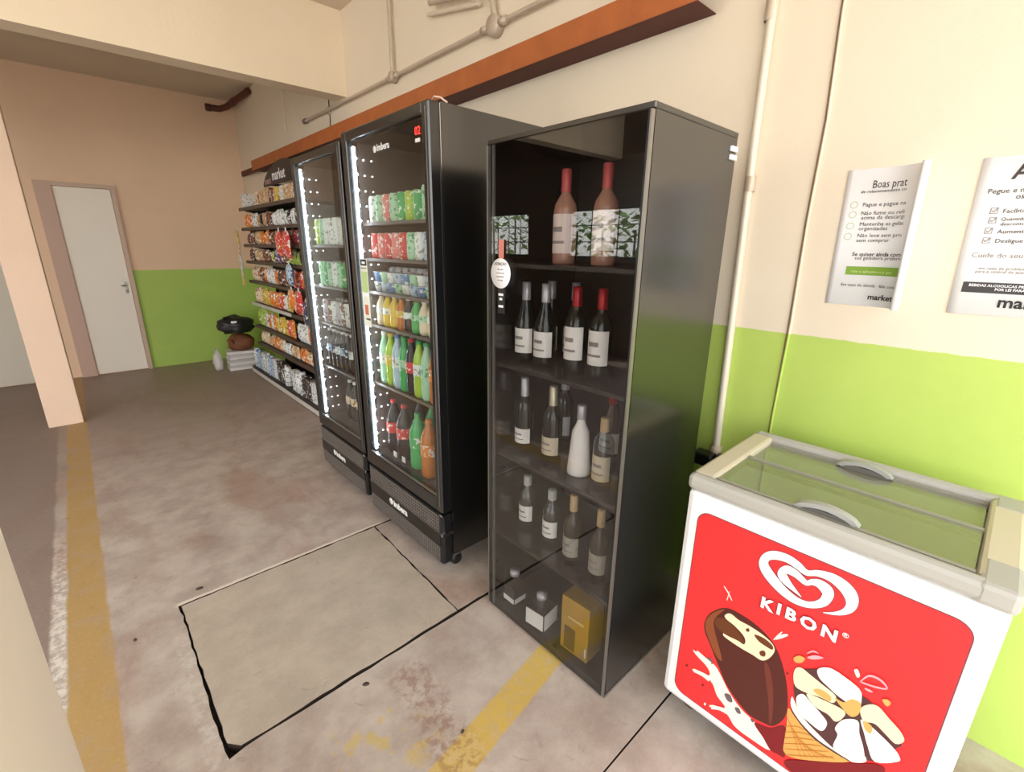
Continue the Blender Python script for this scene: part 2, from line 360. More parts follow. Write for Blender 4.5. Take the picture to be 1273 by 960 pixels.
# outside: paving, hedge, so that there is something real beyond the openings
gd = MB().box(-30, -30, -.2, 30, 30, -.125).build('ground', mat('paving_pale', (190, 182, 170), .8, vary=.1, vscale=1)); struct(gd, 'pale paving outside the garage')
M_LEAF = mat('hedge_leaf', (120, 150, 78), .7, vary=.6, vscale=9)
def hedge(x, y, w_, d, h, label):
    m = MB()
    for k in range(420):
        px, py, pz = random.uniform(-d, d), random.uniform(-w_, w_), random.uniform(.05, h)
        a, b = random.random() * 6.28, random.uniform(-.8, .8); s = random.uniform(.10, .2)
        u = Vector((math.cos(a), math.sin(a), b)).normalized() * s; v = Vector((-math.sin(a), math.cos(a), random.uniform(-.6, .6))).normalized() * s * .6; p = Vector((px, py, pz))
        m.add([p - u, p + v, p + u, p - v], [(0, 1, 2, 3)])
    t = thing('hedge', label, 'hedge', (x, y, -.125)); m.build('foliage', M_LEAF, t)
    for k in range(4): MB().tube([(0, -w_ + w_ * .5 * (k + .5), 0), (random.uniform(-.1, .1), -w_ + w_ * .5 * (k + .5), h * .8)], .03, 6).build('stem', mat('bark', (82, 64, 48), .9), t)
hedge(-8.5, 7.5, 1.9, .6, 2.6, 'leafy green hedge reflected beyond the barred opening')
hedge(-9.5, 12.0, 2.2, .7, 3.2, 'taller hedge outside at the far corner')
hedge(-9.5, 3.0, 2.0, .6, 1.7, 'low hedge outside the wider opening')

# ================================================================== WALL FITTINGS
# rusty steel channel along the wall
zc = 2.30
ch = thing('steel_channel', 'rusty orange steel channel running high along the cream wall', 'steel beam', (W - .002, .96, zc))
m = MB(); L0, L1 = .0, 5.3
m.box(-.135, L0, .003, -.125, L1, .105); m.build('front_flange', M_RUST, ch)
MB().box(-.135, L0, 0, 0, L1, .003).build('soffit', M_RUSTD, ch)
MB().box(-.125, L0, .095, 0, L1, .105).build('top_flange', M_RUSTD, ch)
MB().box(-.06, L1, .02, -.03, L1 + .75, .075).build('thin_end_strip', M_RUSTD, ch)
# horizontal conduit with boxes, riser and flexible elbow
zp = 2.587; cx = W - .030
cr = thing('conduit_run', 'galvanised electrical conduit with junction boxes above the rusty channel', 'conduit', (cx, 3.19, zp))
MB().tube([(0, 1.62, 0), (0, -2.1, 0)], .0125, 10).build('pipe', M_GALV, cr)
MB().tube([(0, 0, 0), (0, 0, CZ - zp - .002)], .0125, 10).build('riser_pipe', M_GALV, cr)
def jbox(y, r, name='junction_box'):
    b = MB().lathe([(.0005, -.028), (r, -.028), (r, .012), (r * .88, .02), (.0005, .022)], 16, (0, y, 0), axis='x')
    b.v = [(-p[0], p[1], p[2]) for p in b.v]
    return b.build(name, mat('junction_grey', (196, 178, 160), .5, metal=.15), cr)
jbox(0, .034); jb = jbox(-1.05, .05)
for s in (-1, 1):
    MB().lathe([(.0005, 0), (.019, 0), (.019, .05), (.0005, .05)], 10, (0, -1.05 + s * .07 - .025, 0), axis='y').build('coupling', M_GALV, cr)
    MB().lathe([(.0005, 0), (.018, 0), (.018, .04), (.0005, .04)], 10, (0, s * .05 - .02, 0), axis='y').build('coupling', M_GALV, cr)
MB().lathe([(.0005, 0), (.021, 0), (.021, .045), (.0005, .045)], 12, (0, 1.60, 0), axis='y').build('end_fitting', M_DGREYPL, cr)
MB().tube([(0, -1.05, .045), (-.003, -1.045, .10), (-.008, -1.02, .14), (-.015, -.96, .165), (-.02, -.86, .19), (-.02, -.70, .22), (-.02, -.50, .26)], .016, 10).build('flexible_conduit', M_GALV, cr)
MB().tube([(0, -.93, .13), (0, -.75, .165), (0, -.45, .22)], .011, 8).build('cable', mat('cable_cream', (222, 208, 186), .5), cr)
for y in (1.1, ): MB().lathe([(.0155, 0), (.0155, .018)], 10, (0, y, 0), axis='y').box(.005, y, -.03, .0275, y + .018, .03).build('clamp', M_GALV, cr)
# vertical conduit beside the tall cabinet
vc = thing('vertical_conduit', 'pale vertical conduit on the wall between tall cabinet and freezer', 'conduit', (W - .016, .745, .70))
MB().tube([(0, -.012, 0), (0, .012, 1.2), (0, .022, CZ - .702)], .0145, 10).build('pipe', mat('conduit_paint', (226, 216, 196), .4, metal=.1), vc)
MB().lathe([(.018, 0), (.018, .06)], 10, (0, .019, 1.52)).build('coupling', M_GALV, vc)
MB().lathe([(.018, 0), (.018, .05)], 10, (0, .005, 1.0)).build('coupling', M_GALV, vc)
MB().lathe([(.0005, 0), (.022, 0), (.022, .05), (.0005, .055)], 10, (0, -.012, -.03)).build('end_fitting', M_GALV, vc)
# plug tangle under it
pg = thing('power_plugs', 'dark tangle of plugs and cable below the vertical conduit', 'cable', (W - .05, .75, .66))
MB().box(-.03, -.03, -.02, .03, .05, .035, 0, .008).build('plug', M_BLACKPL, pg)
MB().box(-.02, -.09, -.005, .03, -.035, .04, 0, .008).build('plug', M_BLACKPL, pg)
MB().tube([(0, .05, .02), (-.03, .09, .05), (-.02, .13, .03), (0, .16, -.05), (.02, .17, -.3), (.03, .18, -.66)], .006, 6).build('cable', M_BLACKPL, pg)
MB().tube([(0, -.09, .02), (-.03, -.12, .04), (-.01, -.16, .03), (.02, -.19, -.06)], .006, 6).build('cable', mat('cable_brown', (86, 60, 44), .5), pg)
# painted-over cable
wc = thing('wall_cable', 'thin cable painted over on the wall beside the vertical conduit', 'cable', (W - .004, .545, .0))
MB().tube([(0, 0, .02), (0, .0, .5), (0, .003, .9), (0, -.002, 1.25), (0, .004, 1.6), (0, .0, 1.9), (0, .012, 2.2), (0, .016, 2.7), (0, .016, 3.19)], .0042, 6).build('cable', M_WALL_R, wc)
MB().tube([(.001, .0075, .02), (.001, .0075, .9), (.001, .006, 1.25), (.001, .011, 1.6), (.001, .0075, 1.9), (.001, .019, 2.2), (.001, .023, 3.19)], .0022, 5).build('shadow_line', mat('cable_shadow_brown', (140, 110, 80), .8), wc)  # brown strand beside the cable paints the shade along its edge
# hanging cord, dark drop wire, bent brown pipe
o = thing('loose_string', 'pale loose string hanging on the wall behind the beam', 'string', (W - .01, 5.38, 2.59))
MB().tube([(0, .03, 0), (0, 0, .2), (-.01, -.02, .4), (-.01, -.03, .6)], .006, 6).build('cord', mat('cord_white', (236, 222, 202), .6), o)
o = thing('drop_wire', 'short dark wire dropping from the beam to the rusty channel', 'wire', (W - .006, 4.31, 2.42))
MB().tube([(0, .02, 0), (0, 0, .12), (0, .0, .25)], .004, 6).build('wire', M_INK, o)
o = thing('bent_pipe', 'dark brown bent pipe at the ceiling corner', 'pipe', (1.55, 7.12, 3.07))
MB().tube([(0, 0, 0), (.12, -.02, .0), (.18, -.12, .015), (.20, -.35, .03), (.24, -.62, .055), (.27, -.74, .08)], .034, 10).build('pipe', M_BROWN, o)
MB().lathe([(.0005, 0), (.042, 0), (.042, .05), (.0005, .05)], 12, (-.02, 0, 0), axis='x').build('end_collar', M_BROWN, o)
MB().lathe([(.042, 0), (.042, .06)], 12, (.20, -.38, .03), axis='y').build('coupling', M_BROWN, o)

# ------------------------------------------------------------------ posters
def paper(name, label, y0, y1, z0, z1, curl, lean=0):
    t = thing(name, label, 'poster', (W, y0, z0))
    pts = []
    n = 14
    for i in range(n + 1):
        s = i / n
        if not curl: pts.append((-.003, -(y0 - y1) * s))
        else:
            y = -(y0 - y1) * s; k = max(0, (s - .45) / .55); pts.append((-.003 - .055 * k ** 2.2, y * (1 - .04 * k)))
    if curl:   # edge rolls over towards the viewer
        ex, ey = pts[-1]
        for k in range(1, 7):
            a = k / 6 * 2.4; pts.append((ex - .014 * math.sin(a) - .006 * k / 6, ey - .004 * math.sin(a) + .012 * (1 - math.cos(a))))
    m = MB(); h = z1 - z0
    vs = []
    for a, b in pts:
        for zz in (0, h): vs.append((a, b + lean * (1 - zz / h), zz))
    m.add(vs, [(2 * i, 2 * i + 2, 2 * i + 3, 2 * i + 1) for i in range(len(pts) - 1)], 0, True)
    o = m.build('sheet', M_PAPER, t); so_ = o.modifiers.new('s', 'SOLIDIFY'); so_.thickness = .0008; so_.offset = 0
    return t
PO = (W, .459, 1.333)
t = paper('notice_poster', 'white curling notice headed Boas praticas beside the cable', .459, .246, 1.333, 1.742, True, -.006)
def ptxt(body, u, v, h, m=None, off=.0, sx=1.0, name='print_line', x=W - .0065, t_=None, P=PO):
    p = atx(u, v, x); return text(body, x, p.y, p.z, h, m or M_INK, t_, name, off=off, sx=sx, pl=P)
def curlx(y):
    s = (.459 - y) / .213; k = max(0, (s - .45) / .55); return W - .0045 - .055 * k ** 2.2
def ctext(body, u, v, h, m=None, off=0, sx=1.0, name='print_line'):
    """lettering that follows the curling sheet: bend each vertex on to it"""
    p = atx(u, v, W - .004); o = text(body, 0, 0, 0, h, m or M_INK, t, name, off=off, sx=sx)
    me = o.data.copy(); o.data = me
    for vt in me.vertices:
        a, b, c = vt.co; y = p.y - a; lim = .257; 
        if y < lim: y = lim
        vt.co = (curlx(y) - (0.0004 if c > 0 else 0) - PO[0], y - PO[1], p.z + b - PO[2])
    o.matrix_local = Matrix.Identity(4)
    return o
ctext('Boas praticas', 1084, 234, .023, sx=.70)
ctext('de relacionamento com o', 1070, 240.5, .009, sx=1.05)
ctext('Pague e pague na hora', 1072, 257, .0115)
ctext('Não fume ou refrigere', 1070, 267.5, .0115); ctext('acima da descarga', 1070, 273, .0115)
ctext('Mantenha as geladeiras', 1068, 281, .0115); ctext('organizadas', 1067, 286.5, .0115)
ctext('Não leve sem produtos', 1065, 295, .0115); ctext('sem comprar', 1064, 301, .0115)
ctext('Se quiser ainda comprar', 1059, 318, .0115, off=.02); ctext('sua geladeira preferida', 1062, 322.5, .0105)
ctext('Em caso de dúvida   fale conosco', 1045, 355, .009)
ctext('market', 1078, 372, .017, mat('ink_black', (20, 18, 18), .5), off=.03)
M_INKGR = mat('ink_green', (132, 170, 60), .6)
gb = MB(); a = atx(1053, 331, W); b = atx(1052, 342, W)
ys = [a.y - .0 - (a.y - .26) * i / 8 for i in range(9)]
gb.add([(curlx(y) - PO[0], y - PO[1], z - PO[2]) for y in ys for z in (b.z + .002, a.z)], [(2 * i, 2 * i + 2, 2 * i + 3, 2 * i + 1) for i in range(8)]); gb.build('green_bar', M_INKGR, t)
ctext('Use o aplicativo e pague', 1058, 338.5, .008, mat('ink_pale', (214, 226, 170), .6))
for u, v in ((1062, 255), (1060, 267), (1057, 281), (1054, 294)):
    p = atx(u, v, W - .004)
    MB().lathe([(.0085, 0), (.0105, 0)], 16, (W - .0046 - PO[0], p.y - PO[1], p.z - PO[2]), axis='x').build('bullet_ring', mat('ink_palegreen', (196, 210, 180), .6), t)

P2 = (W, .155, 1.333)
t2 = paper('warning_poster', 'flat white notice with a dark bar at right edge of the photo', .155, -.14, 1.333, 1.742, False, -.008)
def q(body, u, v, h, m=None, off=0, sx=1.0): return ptxt(body, u, v, h, m, off, sx, 'print_line', W - .0045, t2, P2)
q('Atenção', 1258, 222, .036, off=.03)
q('Pegue e não devolva', 1227, 241, .013); q('os itens', 1262, 247, .013)
q('Facilita a vida', 1246, 265, .0112); q('Quantidade certa', 1244, 274.5, .009); q('desconto', 1243, 280.5, .009); q('Aumenta a oferta', 1239, 290.5, .0112); q('Desligue a luz', 1236, 302, .0112)
q('Cuide do seu mercado', 1207, 320, .0135, M_INKG)
q('em caso de problema ligue', 1216, 335, .008, M_INKG); q('para a central de atendimento', 1212, 339, .008, M_INKG)
q('market', 1238, 382, .030, MATS['ink_black'], off=.03)
a = atx(1198, 350, W - .0045); b = atx(1198, 363, W - .0045)
MB().box(-.0045, -.10 - P2[1], b.z - P2[2], -.0038, a.y - P2[1], a.z - P2[2]).build('dark_bar', mat('ink_bar', (58, 54, 56), .5), t2)
q('BEBIDAS ALCOOLICAS PROIBIDAS', 1204, 355.5, .0068, M_PAPER, .03); q('POR LEI PARA MENORES', 1236, 361.5, .0068, M_PAPER, .03)
for u, v in ((1236, 262), (1234, 274), (1229, 287), (1226, 299)):
    p = atx(u, v, W - .0045); s = .0075
    bx_ = MB()
    for (y0, z0, y1, z1) in ((-s, -s, s, -s + .0015), (-s, s - .0015, s, s), (-s, -s, -s + .0015, s), (s - .0015, -s, s, s)): bx_.box(-.0006, y0, z0, 0, y1, z1)
    bx_.tube([(-.0006, s * .6, .001), (-.0006, .001, -s * .5), (-.0006, -s, s)], .0011, 4)
    bx_.build('check_box', M_INKG, t2, loc=(p.x - P2[0], p.y - P2[1], p.z - P2[2]))

# ================================================================== CHEST FREEZER
FX, FY0, FY1, FB = 1.2, -.118, .542, 1.71
fz = thing('chest_freezer', 'white chest freezer with red ice cream panel and sliding glass lids', 'freezer', (1.45, .21, 0))
FO = Vector((1.45, .21, 0))
def fb(name, m, x0, y0, z0, x1, y1, z1, bev=0, par=None): 
    return MB().box(x0 - FO.x, y0 - FO.y, z0, x1 - FO.x, y1 - FO.y, z1, 0, bev).build(name, m, par or fz)
zb, zt = .085, .838
fb('front_panel', M_WHITE, FX, FY0, zb, FX + .05, FY1, zt, .018)
fb('side_panel', M_WHITE, FX + .02, FY1 - .045, zb, FB, FY1, zt, .012)
fb('side_panel', M_WHITE, FX + .02, FY0, zb, FB, FY0 + .045, zt, .012)
fb('back_panel', M_WHITE, FB - .05, FY0 + .02, zb, FB, FY1 - .02, zt, .008)
fb('base', M_BLACKDULL, FX + .03, FY0 + .03, zb - .02, FB - .03, FY1 - .03, zb + .12)
fb('inner_liner', mat('liner_white', (214, 220, 206), .5), FX + .05, FY0 + .045, zb + .12, FB - .05, FY1 - .045, zb + .30)
# rim: grey front and back rails, beige side rails
gy0, gy1, gx0, gx1 = -.055, .482, 1.232, 1.672
fb('front_rim', M_GREYPL, FX - .004, FY0 - .004, zt, gx0, FY1 + .004, .884, .014)
fb('back_rim', M_GREYPL, gx1, FY0 - .004, zt, FB + .004, FY1 + .004, .884, .014)
fb('side_rim', M_BEIGEPL, gx0 - .002, gy1, zt, gx1 + .002, FY1 + .003, .883, .01)
fb('side_rim', M_BEIGEPL, gx0 - .002, FY0 - .003, zt, gx1 + .002, gy0, .883, .01)
fb('corner_cap', M_GREYPL, FX - .005, FY0 - .006, zt - .004, FX + .12, gy0 - .002, .8845, .012)
fb('corner_cap', M_GREYPL, FB - .10, FY0 - .006, zt - .004, FB + .006, gy0 - .002, .8845, .012)
def lid(x0, x1, z, hx, label):
    l = fb('sliding_lid', M_GLASSF, x0, gy0 + .004, z, x1, gy1 - .004, z + .005); tag(l, label)
    e = MB(); t_ = .012
    for (a, b, c, d) in ((x0, gy0 + .002, x0 + t_, gy1 - .002), (x1 - t_, gy0 + .002, x1, gy1 - .002)): e.box(a - FO.x, b - FO.y, z - .004, c - FO.x, d - FO.y, z + .008)
    e.build('lid_frame', mat('lid_frame_grey', (150, 148, 136), .4), l)
    # arched pull
    h = MB(); n = 12; y0, y1 = .285, .145
    outer = []; 
    for i in range(n + 1):
        s = i / n; outer.append((y0 + (y1 - y0) * s, .004 + .024 * math.sin(math.pi * s) ** .6))
    inner = [(y0 + (y1 - y0) * (.1 + .8 * i / n), .002 + .014 * math.sin(math.pi * i / n) ** .7) for i in range(n + 1)]
    poly = outer + inner[::-1]
    vs = []; 
    for t0 in (hx - .014, hx + .008): vs += [(t0 - FO.x, y - FO.y, z + .006 + zz) for y, zz in outer] + [(t0 - FO.x, y - FO.y, z + .006 + zz) for y, zz in inner]
    k = n + 1; fs = []
    for i in range(n):
        fs += [(i, i + 1, k + i + 1, k + i), (2 * k + i, 3 * k + i, 3 * k + i + 1, 2 * k + i + 1), (i, 2 * k + i, 2 * k + i + 1, i + 1), (k + i, k + i + 1, 3 * k + i + 1, 3 * k + i)]
    fs += [(0, k, 3 * k, 2 * k), (n, 2 * k + n, 3 * k + n, k + n)]
    h.add(vs, fs, 0); h.build('pull_handle', mat('pull_grey', (168, 168, 164), .35), l)
    MB().box(hx - .012 - FO.x, y1 + .012 - FO.y, z + .005, hx + .006 - FO.x, y0 - .012 - FO.y, z + .018).build('pull_recess', M_DGREYPL, l)
lid(1.440, gx1 - .002, .858, 1.648, 'rear sliding glass lid'); lid(gx0 + .002, 1.466, .872, 1.252, 'front sliding glass lid')
# casters
for x, y in ((FX + .09, FY0 + .07), (FX + .09, FY1 - .07), (FB - .05, FY0 - .0), (FB - .09, FY1 - .07)):
    cs = MB().box(x - .02 - FO.x, y - .018 - FO.y, .045, x + .02 - FO.x, y + .018 - FO.y, .10).build('caster', M_DGREYPL, fz)
    MB().lathe([(.0005, -.014), (.034, -.014), (.036, -.008), (.036, .008), (.034, .014), (.0005, .014)], 16, (x - FO.x, y - FO.y, .0362), axis='y').build('wheel', mat('wheel_brown', (84, 74, 66), .6), cs)
# red printed panel and its artwork (flat print)
PX = FX - .0012
def rounded(y0, z0, y1, z1, r, n=6):
    out = []
    for cx_, cz_, a in ((y1 - r, z1 - r, 0), (y0 + r, z1 - r, 1), (y0 + r, z0 + r, 2), (y1 - r, z0 + r, 3)):
        for i in range(n + 1): t_ = (a + i / n) * math.pi / 2; out.append((cx_ + r * math.cos(t_), cz_ + r * math.sin(t_)))
    return out
yz = lambda a, b, t_: (t_ - FO.x, a - FO.y, b)
red = MB().prism(rounded(-.078, .125, .500, .782, .034), yz, PX, FX + .002).build('red_panel', mat('panel_red', (228, 50, 52), .28), fz)
tag(red, 'glossy red ice cream advertising panel')
MB().prism(rounded(-.0805, .1225, .5025, .7845, .036), yz, PX + .0006, FX + .002).build('panel_outline', mat('panel_outline', (120, 60, 70), .5), fz)
LAY = [0]
def art(name, pts, m, box=None, ofs=0.0, smooth=True):
    """pts in zoom pixels of box=(u0,v0,scale); printed on the panel, slightly layered"""
    u0, v0, sc = box; LAY[0] += 1; x = PX - .0003 - .00008 * LAY[0]
    P = [atx(u0 + a / sc, v0 + b / sc, x) for a, b in pts]
    n = len(P); Q = []
    for i in range(n):      # Catmull-Rom rounding
        p0, p1, p2, p3 = P[i - 1], P[i], P[(i + 1) % n], P[(i + 2) % n]
        for k in range(4 if smooth else 1):
            s = k / 4; Q.append(.5 * ((2 * p1) + (p2 - p0) * s + (2 * p0 - 5 * p1 + 4 * p2 - p3) * s * s + (3 * p1 - p0 - 3 * p2 + p3) * s ** 3))
    me = MB().add([(x - FO.x, p.y - FO.y, p.z) for p in Q], [tuple(range(len(Q)))])
    return me.build(name, m, red)
def stroke(name, pts, m, box, grow=0.0):
    u0, v0, sc = box; LAY[0] += 1; x = PX - .0003 - .00008 * LAY[0]
    out = []; n = len(pts)
    for i in range(n - 1):
        p0, p1, p2, p3 = [Vector(pts[max(0, min(n - 1, j))]) for j in (i - 1, i, i + 1, i + 2)]
        for k in range(6):
            s = k / 6; out.append(.5 * ((2 * p1) + (p2 - p0) * s + (2 * p0 - 5 * p1 + 4 * p2 - p3) * s * s + (3 * p1 - p0 - 3 * p2 + p3) * s ** 3))
    out.append(Vector(pts[-1])); A = []
    for i, p in enumerate(out):
        d = (out[min(i + 1, len(out) - 1)] - out[max(i - 1, 0)]); d = Vector((d.x, d.y)).normalized(); nx = Vector((-d.y, d.x)); h = max(1, p.z) + grow
        for s in (1, -1): A.append(atx(u0 + (p.x + s * nx.x * h) / sc, v0 + (p.y + s * nx.y * h) / sc, x))
    return MB().add([(x - FO.x, p.y - FO.y, p.z) for p in A], [(2 * i, 2 * i + 2, 2 * i + 3, 2 * i + 1) for i in range(len(out) - 1)]).build(name, m, red)
pm = lambda n, c: mat('print_' + n, c, .3)
Z5 = (940, 680, 6.856); Z6 = (850, 720, 4.0); Z7 = (960, 790, 5.644)
heart = [(385, 428, 2), (330, 372, 14), (262, 300, 30), (222, 232, 40), (262, 195, 36), (340, 232, 30), (424, 306, 22), (478, 300, 26), (545, 318, 36), (612, 388, 50), (590, 455, 46), (530, 488, 34), (450, 494, 27), (370, 472, 28), (290, 425, 33), (200, 345, 38), (112, 240, 42), (64, 150, 40), (88, 88, 38), (160, 72, 37), (265, 100, 34), (355, 158, 31), (432, 221, 24), (530, 226, 27), (650, 266, 38), (755, 345, 50), (815, 435, 56), (808, 510, 48), (745, 556, 27), (655, 568, 12), (572, 560, 3)]
stroke('heart_logo_outline', heart, pm('maroon', (166, 52, 66)), Z5, 9)
stroke('heart_logo', heart, pm('white', (255, 240, 238)), Z5)
for c, u, v, r_ in (('K', 95, 480, 0), ('I', 200, 522, 0), ('B', 300, 567, 0), ('O', 450, 642, 0), ('N', 628, 728, 0)):
    p = atx(Z5[0] + u / Z5[2], Z5[1] + v / Z5[2], PX)
    text(c, PX - .0032, p.y, p.z - .0165, .033, MATS['print_maroon'], red, 'letter_shadow', 'CENTER', .10, pl=FO)
    text(c, PX - .0040, p.y, p.z - .0165, .033, MATS['print_white'], red, 'letter', 'CENTER', .055, pl=FO)
p = atx(Z5[0] + 765 / Z5[2], Z5[1] + 755 / Z5[2], PX); text('®', PX - .004, p.y, p.z - .004, .013, MATS['print_white'], red, 'letter', 'CENTER', .01, pl=FO)
# chocolate bar
art('cream_splash', [(48, 352), (100, 395), (150, 425), (180, 470), (225, 560), (280, 640), (350, 710), (420, 790), (428, 852), (340, 800), (255, 735), (210, 668), (138, 642), (132, 626), (205, 640), (165, 580), (132, 505), (48, 458), (58, 448), (125, 480), (118, 440), (62, 378)], pm('cream', (250, 240, 226)), Z6)
art('chocolate_puddle', [(350, 715), (430, 740), (505, 735), (505, 880), (465, 870), (430, 850), (395, 790)], pm('darkred', (128, 24, 30)), Z6)
art('chocolate_bar', [(104, 215), (135, 168), (210, 144), (300, 185), (390, 255), (455, 335), (492, 430), (513, 530), (516, 640), (492, 702), (442, 732), (395, 715), (330, 680), (270, 612), (212, 525), (168, 420), (128, 320), (106, 265)], pm('chocolate', (84, 34, 26)), Z6)
art('bar_edge', [(106, 225), (140, 172), (205, 150), (160, 190), (150, 240), (190, 400), (160, 380), (125, 300)], pm('caramel', (140, 74, 40)), Z6)
art('bar_ridge', [(400, 425), (425, 440), (445, 560), (440, 690), (425, 720), (420, 600)], pm('chocolate_light', (112, 52, 40)), Z6)
art('bite_cream', [(205, 180), (232, 172), (275, 205), (335, 238), (415, 295), (452, 345), (435, 385), (392, 406), (340, 376), (270, 335), (200, 285), (205, 270), (260, 300), (300, 325), (302, 290), (255, 235), (212, 200)], pm('vanilla', (244, 226, 190)), Z6)
art('bite_core', [(165, 195), (205, 200), (262, 250), (302, 318), (255, 300), (195, 268), (155, 222)], pm('caramel_dark', (104, 56, 26)), Z6)
art('bite_crumb', [(352, 276), (400, 295), (440, 330), (440, 352), (400, 330), (368, 305)], MATS['print_caramel_dark'], Z6)
for x_, y_, r in ((318, 254, 9), (392, 371, 15)): art('bite_crumb', [(x_ - r, y_ - r * .6), (x_ + r * .4, y_ - r), (x_ + r, y_), (x_ + r * .6, y_ + r), (x_ - r * .7, y_ + r * .6)], MATS['print_caramel_dark'], Z6)
for x_, y_, r in ((222, 592, 20), (268, 655, 15), (340, 705, 8), (130, 408, 14)): art('splash_drop', [(x_ - r, y_ - r), (x_ + r * .4, y_ - r * .8), (x_ + r, y_ + r), (x_ - r * .2, y_ + r * .7)], pm('greybrown', (110, 96, 96)), Z6)
for a in ([(200, 35, 2), (222, 70, 3), (240, 108, 2)], [(228, 60, 1), (218, 95, 2), (214, 108, 1)], [(448, 302, 3), (470, 282, 5), (490, 262, 2)], [(458, 300, 3), (490, 285, 9), (518, 278, 4)], [(62, 362, 9), (95, 392, 10), (130, 425, 12)], [(52, 455, 8), (95, 475, 9), (130, 500, 12)], [(138, 636, 11), (180, 645, 9), (215, 660, 12)]): stroke('splash_line', a, MATS['print_cream'], Z6)
for x_, y_ in ((95, 528), (105, 622), (15, 430), (515, 470)): art('splash_drop', [(x_ - 6, y_), (x_, y_ - 7), (x_ + 6, y_), (x_, y_ + 7)], MATS['print_cream'] if x_ == 105 else MATS['print_darkred'], Z6)
# cone cup
art('syrup_puddle', [(90, 880), (300, 885), (560, 900), (720, 905), (790, 940), (740, 985), (400, 990), (150, 965)], MATS['print_darkred'], Z7)
art('syrup', [(150, 350), (200, 250), (260, 240), (320, 240), (460, 260), (640, 430), (700, 480), (900, 740), (860, 800), (720, 886), (400, 780), (200, 560)], pm('syrup', (86, 52, 52)), Z7)
art('cream_cup', [(138, 430), (132, 500), (190, 600), (300, 715), (420, 805), (540, 884), (655, 890), (640, 840), (560, 850), (440, 800), (320, 690), (210, 570), (160, 470)], pm('rim', (250, 238, 224)), Z7)
art('wafer_cone', [(112, 510), (160, 575), (240, 665), (330, 745), (430, 815), (540, 888), (300, 882), (140, 858), (80, 815), (84, 740), (100, 640)], pm('wafer', (222, 166, 88)), Z7)
stroke('cone_rim_line', [(140, 530, 3), (200, 620, 5), (300, 725, 6), (430, 815, 6), (550, 888, 3)], MATS['print_syrup'], Z7)
for k in range(7): stroke('wafer_line', [(100 + k * 12, 560 + k * 30, 2), (150 + k * 22, 700 + k * 18, 3), (200 + k * 40, 860 + k * 2, 2)], pm('wafer_line', (196, 128, 52)), Z7)
for k in range(6): stroke('wafer_line', [(88, 640 + k * 40, 2), (170 + k * 15, 640 + k * 42, 3), (230 + k * 40, 665 + k * 38, 2)], MATS['print_wafer_line'], Z7)
mp, mp2 = pm('meringue', (254, 246, 236)), pm('meringue_warm', (246, 224, 190))
art('meringue', [(148, 290), (165, 232), (205, 228), (265, 275), (345, 340), (445, 425), (425, 475), (330, 432), (240, 404), (165, 360)], mp2, Z7)
art('meringue', [(315, 248), (350, 226), (420, 235), (520, 300), (612, 378), (628, 440), (600, 512), (480, 440), (400, 370), (335, 305)], mp, Z7)
art('meringue', [(240, 410), (350, 450), (505, 530), (490, 585), (440, 605), (390, 555), (300, 500)], mp2, Z7)
art('meringue', [(168, 440), (215, 412), (270, 470), (350, 560), (385, 620), (345, 672), (260, 612), (190, 545)], mp, Z7)
art('meringue', [(440, 650), (500, 592), (600, 600), (612, 690), (640, 790), (640, 866), (560, 850), (430, 790), (458, 700)], mp, Z7)
art('meringue', [(618, 520), (675, 486), (745, 500), (825, 590), (900, 675), (926, 742), (865, 762), (790, 690), (720, 622), (640, 600)], mp2, Z7)
art('meringue', [(620, 592), (680, 628), (760, 700), (850, 790), (892, 850), (880, 888), (720, 888), (670, 780), (645, 690)], mp, Z7)
art('nuts', [(440, 440), (500, 470), (560, 450), (622, 480), (605, 555), (550, 570), (490, 510)], pm('nut', (214, 172, 96)), Z7)
art('nuts', [(290, 385), (340, 380), (410, 430), (400, 465), (330, 425)], MATS['print_nut'], Z7)
art('nuts', [(640, 600), (700, 640), (690, 690), (650, 660)], MATS['print_nut'], Z7)
art('nut_piece', [(150, 160), (190, 142), (230, 165), (205, 192), (165, 190)], MATS['print_nut'], Z7)
art('nut_piece', [(772, 455), (805, 450), (832, 475), (805, 500)], MATS['print_nut'], Z7)
art('flake', [(575, 245), (600, 240), (615, 285), (595, 295)], MATS['print_cream'], Z7)
art('flake', [(245, 155), (300, 140), (360, 160), (290, 170)], pm('pink', (240, 170, 180)), Z7)
stroke('flake', [(245, 128, 3), (285, 112, 6), (325, 128, 2)], MATS['print_pink'], Z7)
stroke('flake_outline', [(618, 325, 4), (680, 285, 7), (760, 315, 7), (805, 375, 5), (720, 362, 6), (640, 335, 5), (618, 325, 4)], MATS['print_pink'], Z7)
stroke('flake', [(650, 372, 6), (680, 388, 8), (705, 400, 3)], MATS['print_pink'], Z7)

# ================================================================== TALL WINE CABINET
CX, CY0, CY1, CB, CT = 1.076, .688, 1.303, 1.545, 1.836
cb = thing('display_cabinet', 'tall black display cabinet with tinted glass door full of wine and spirits', 'cabinet', (CX, CY0, 0))
def cbx(name, m, x0, y0, z0, x1, y1, z1, bev=0, par=None): return MB().box(x0 - CX, y0 - CY0, z0, x1 - CX, y1 - CY0, z1, 0, bev).build(name, m, par or cb)
th = .02
cbx('side_panel', M_BLACK, CX + .014, CY0, .012, CB, CY0 + th, CT - .016)
cbx('side_panel', M_BLACK, CX + .014, CY1 - th, .012, CB, CY1, CT - .016)
cbx('back_panel', M_BLACKIN, CB - .012, CY0 + th, .03, CB - .002, CY1 - th, CT - .016)
cbx('top_panel', M_BLACK, CX + .006, CY0 - .002, CT - .016, CB, CY1 + .002, CT, .003)
cbx('bottom_panel', M_BLACKIN, CX + .014, CY0 + th, .012, CB - .012, CY1 - th, .034)
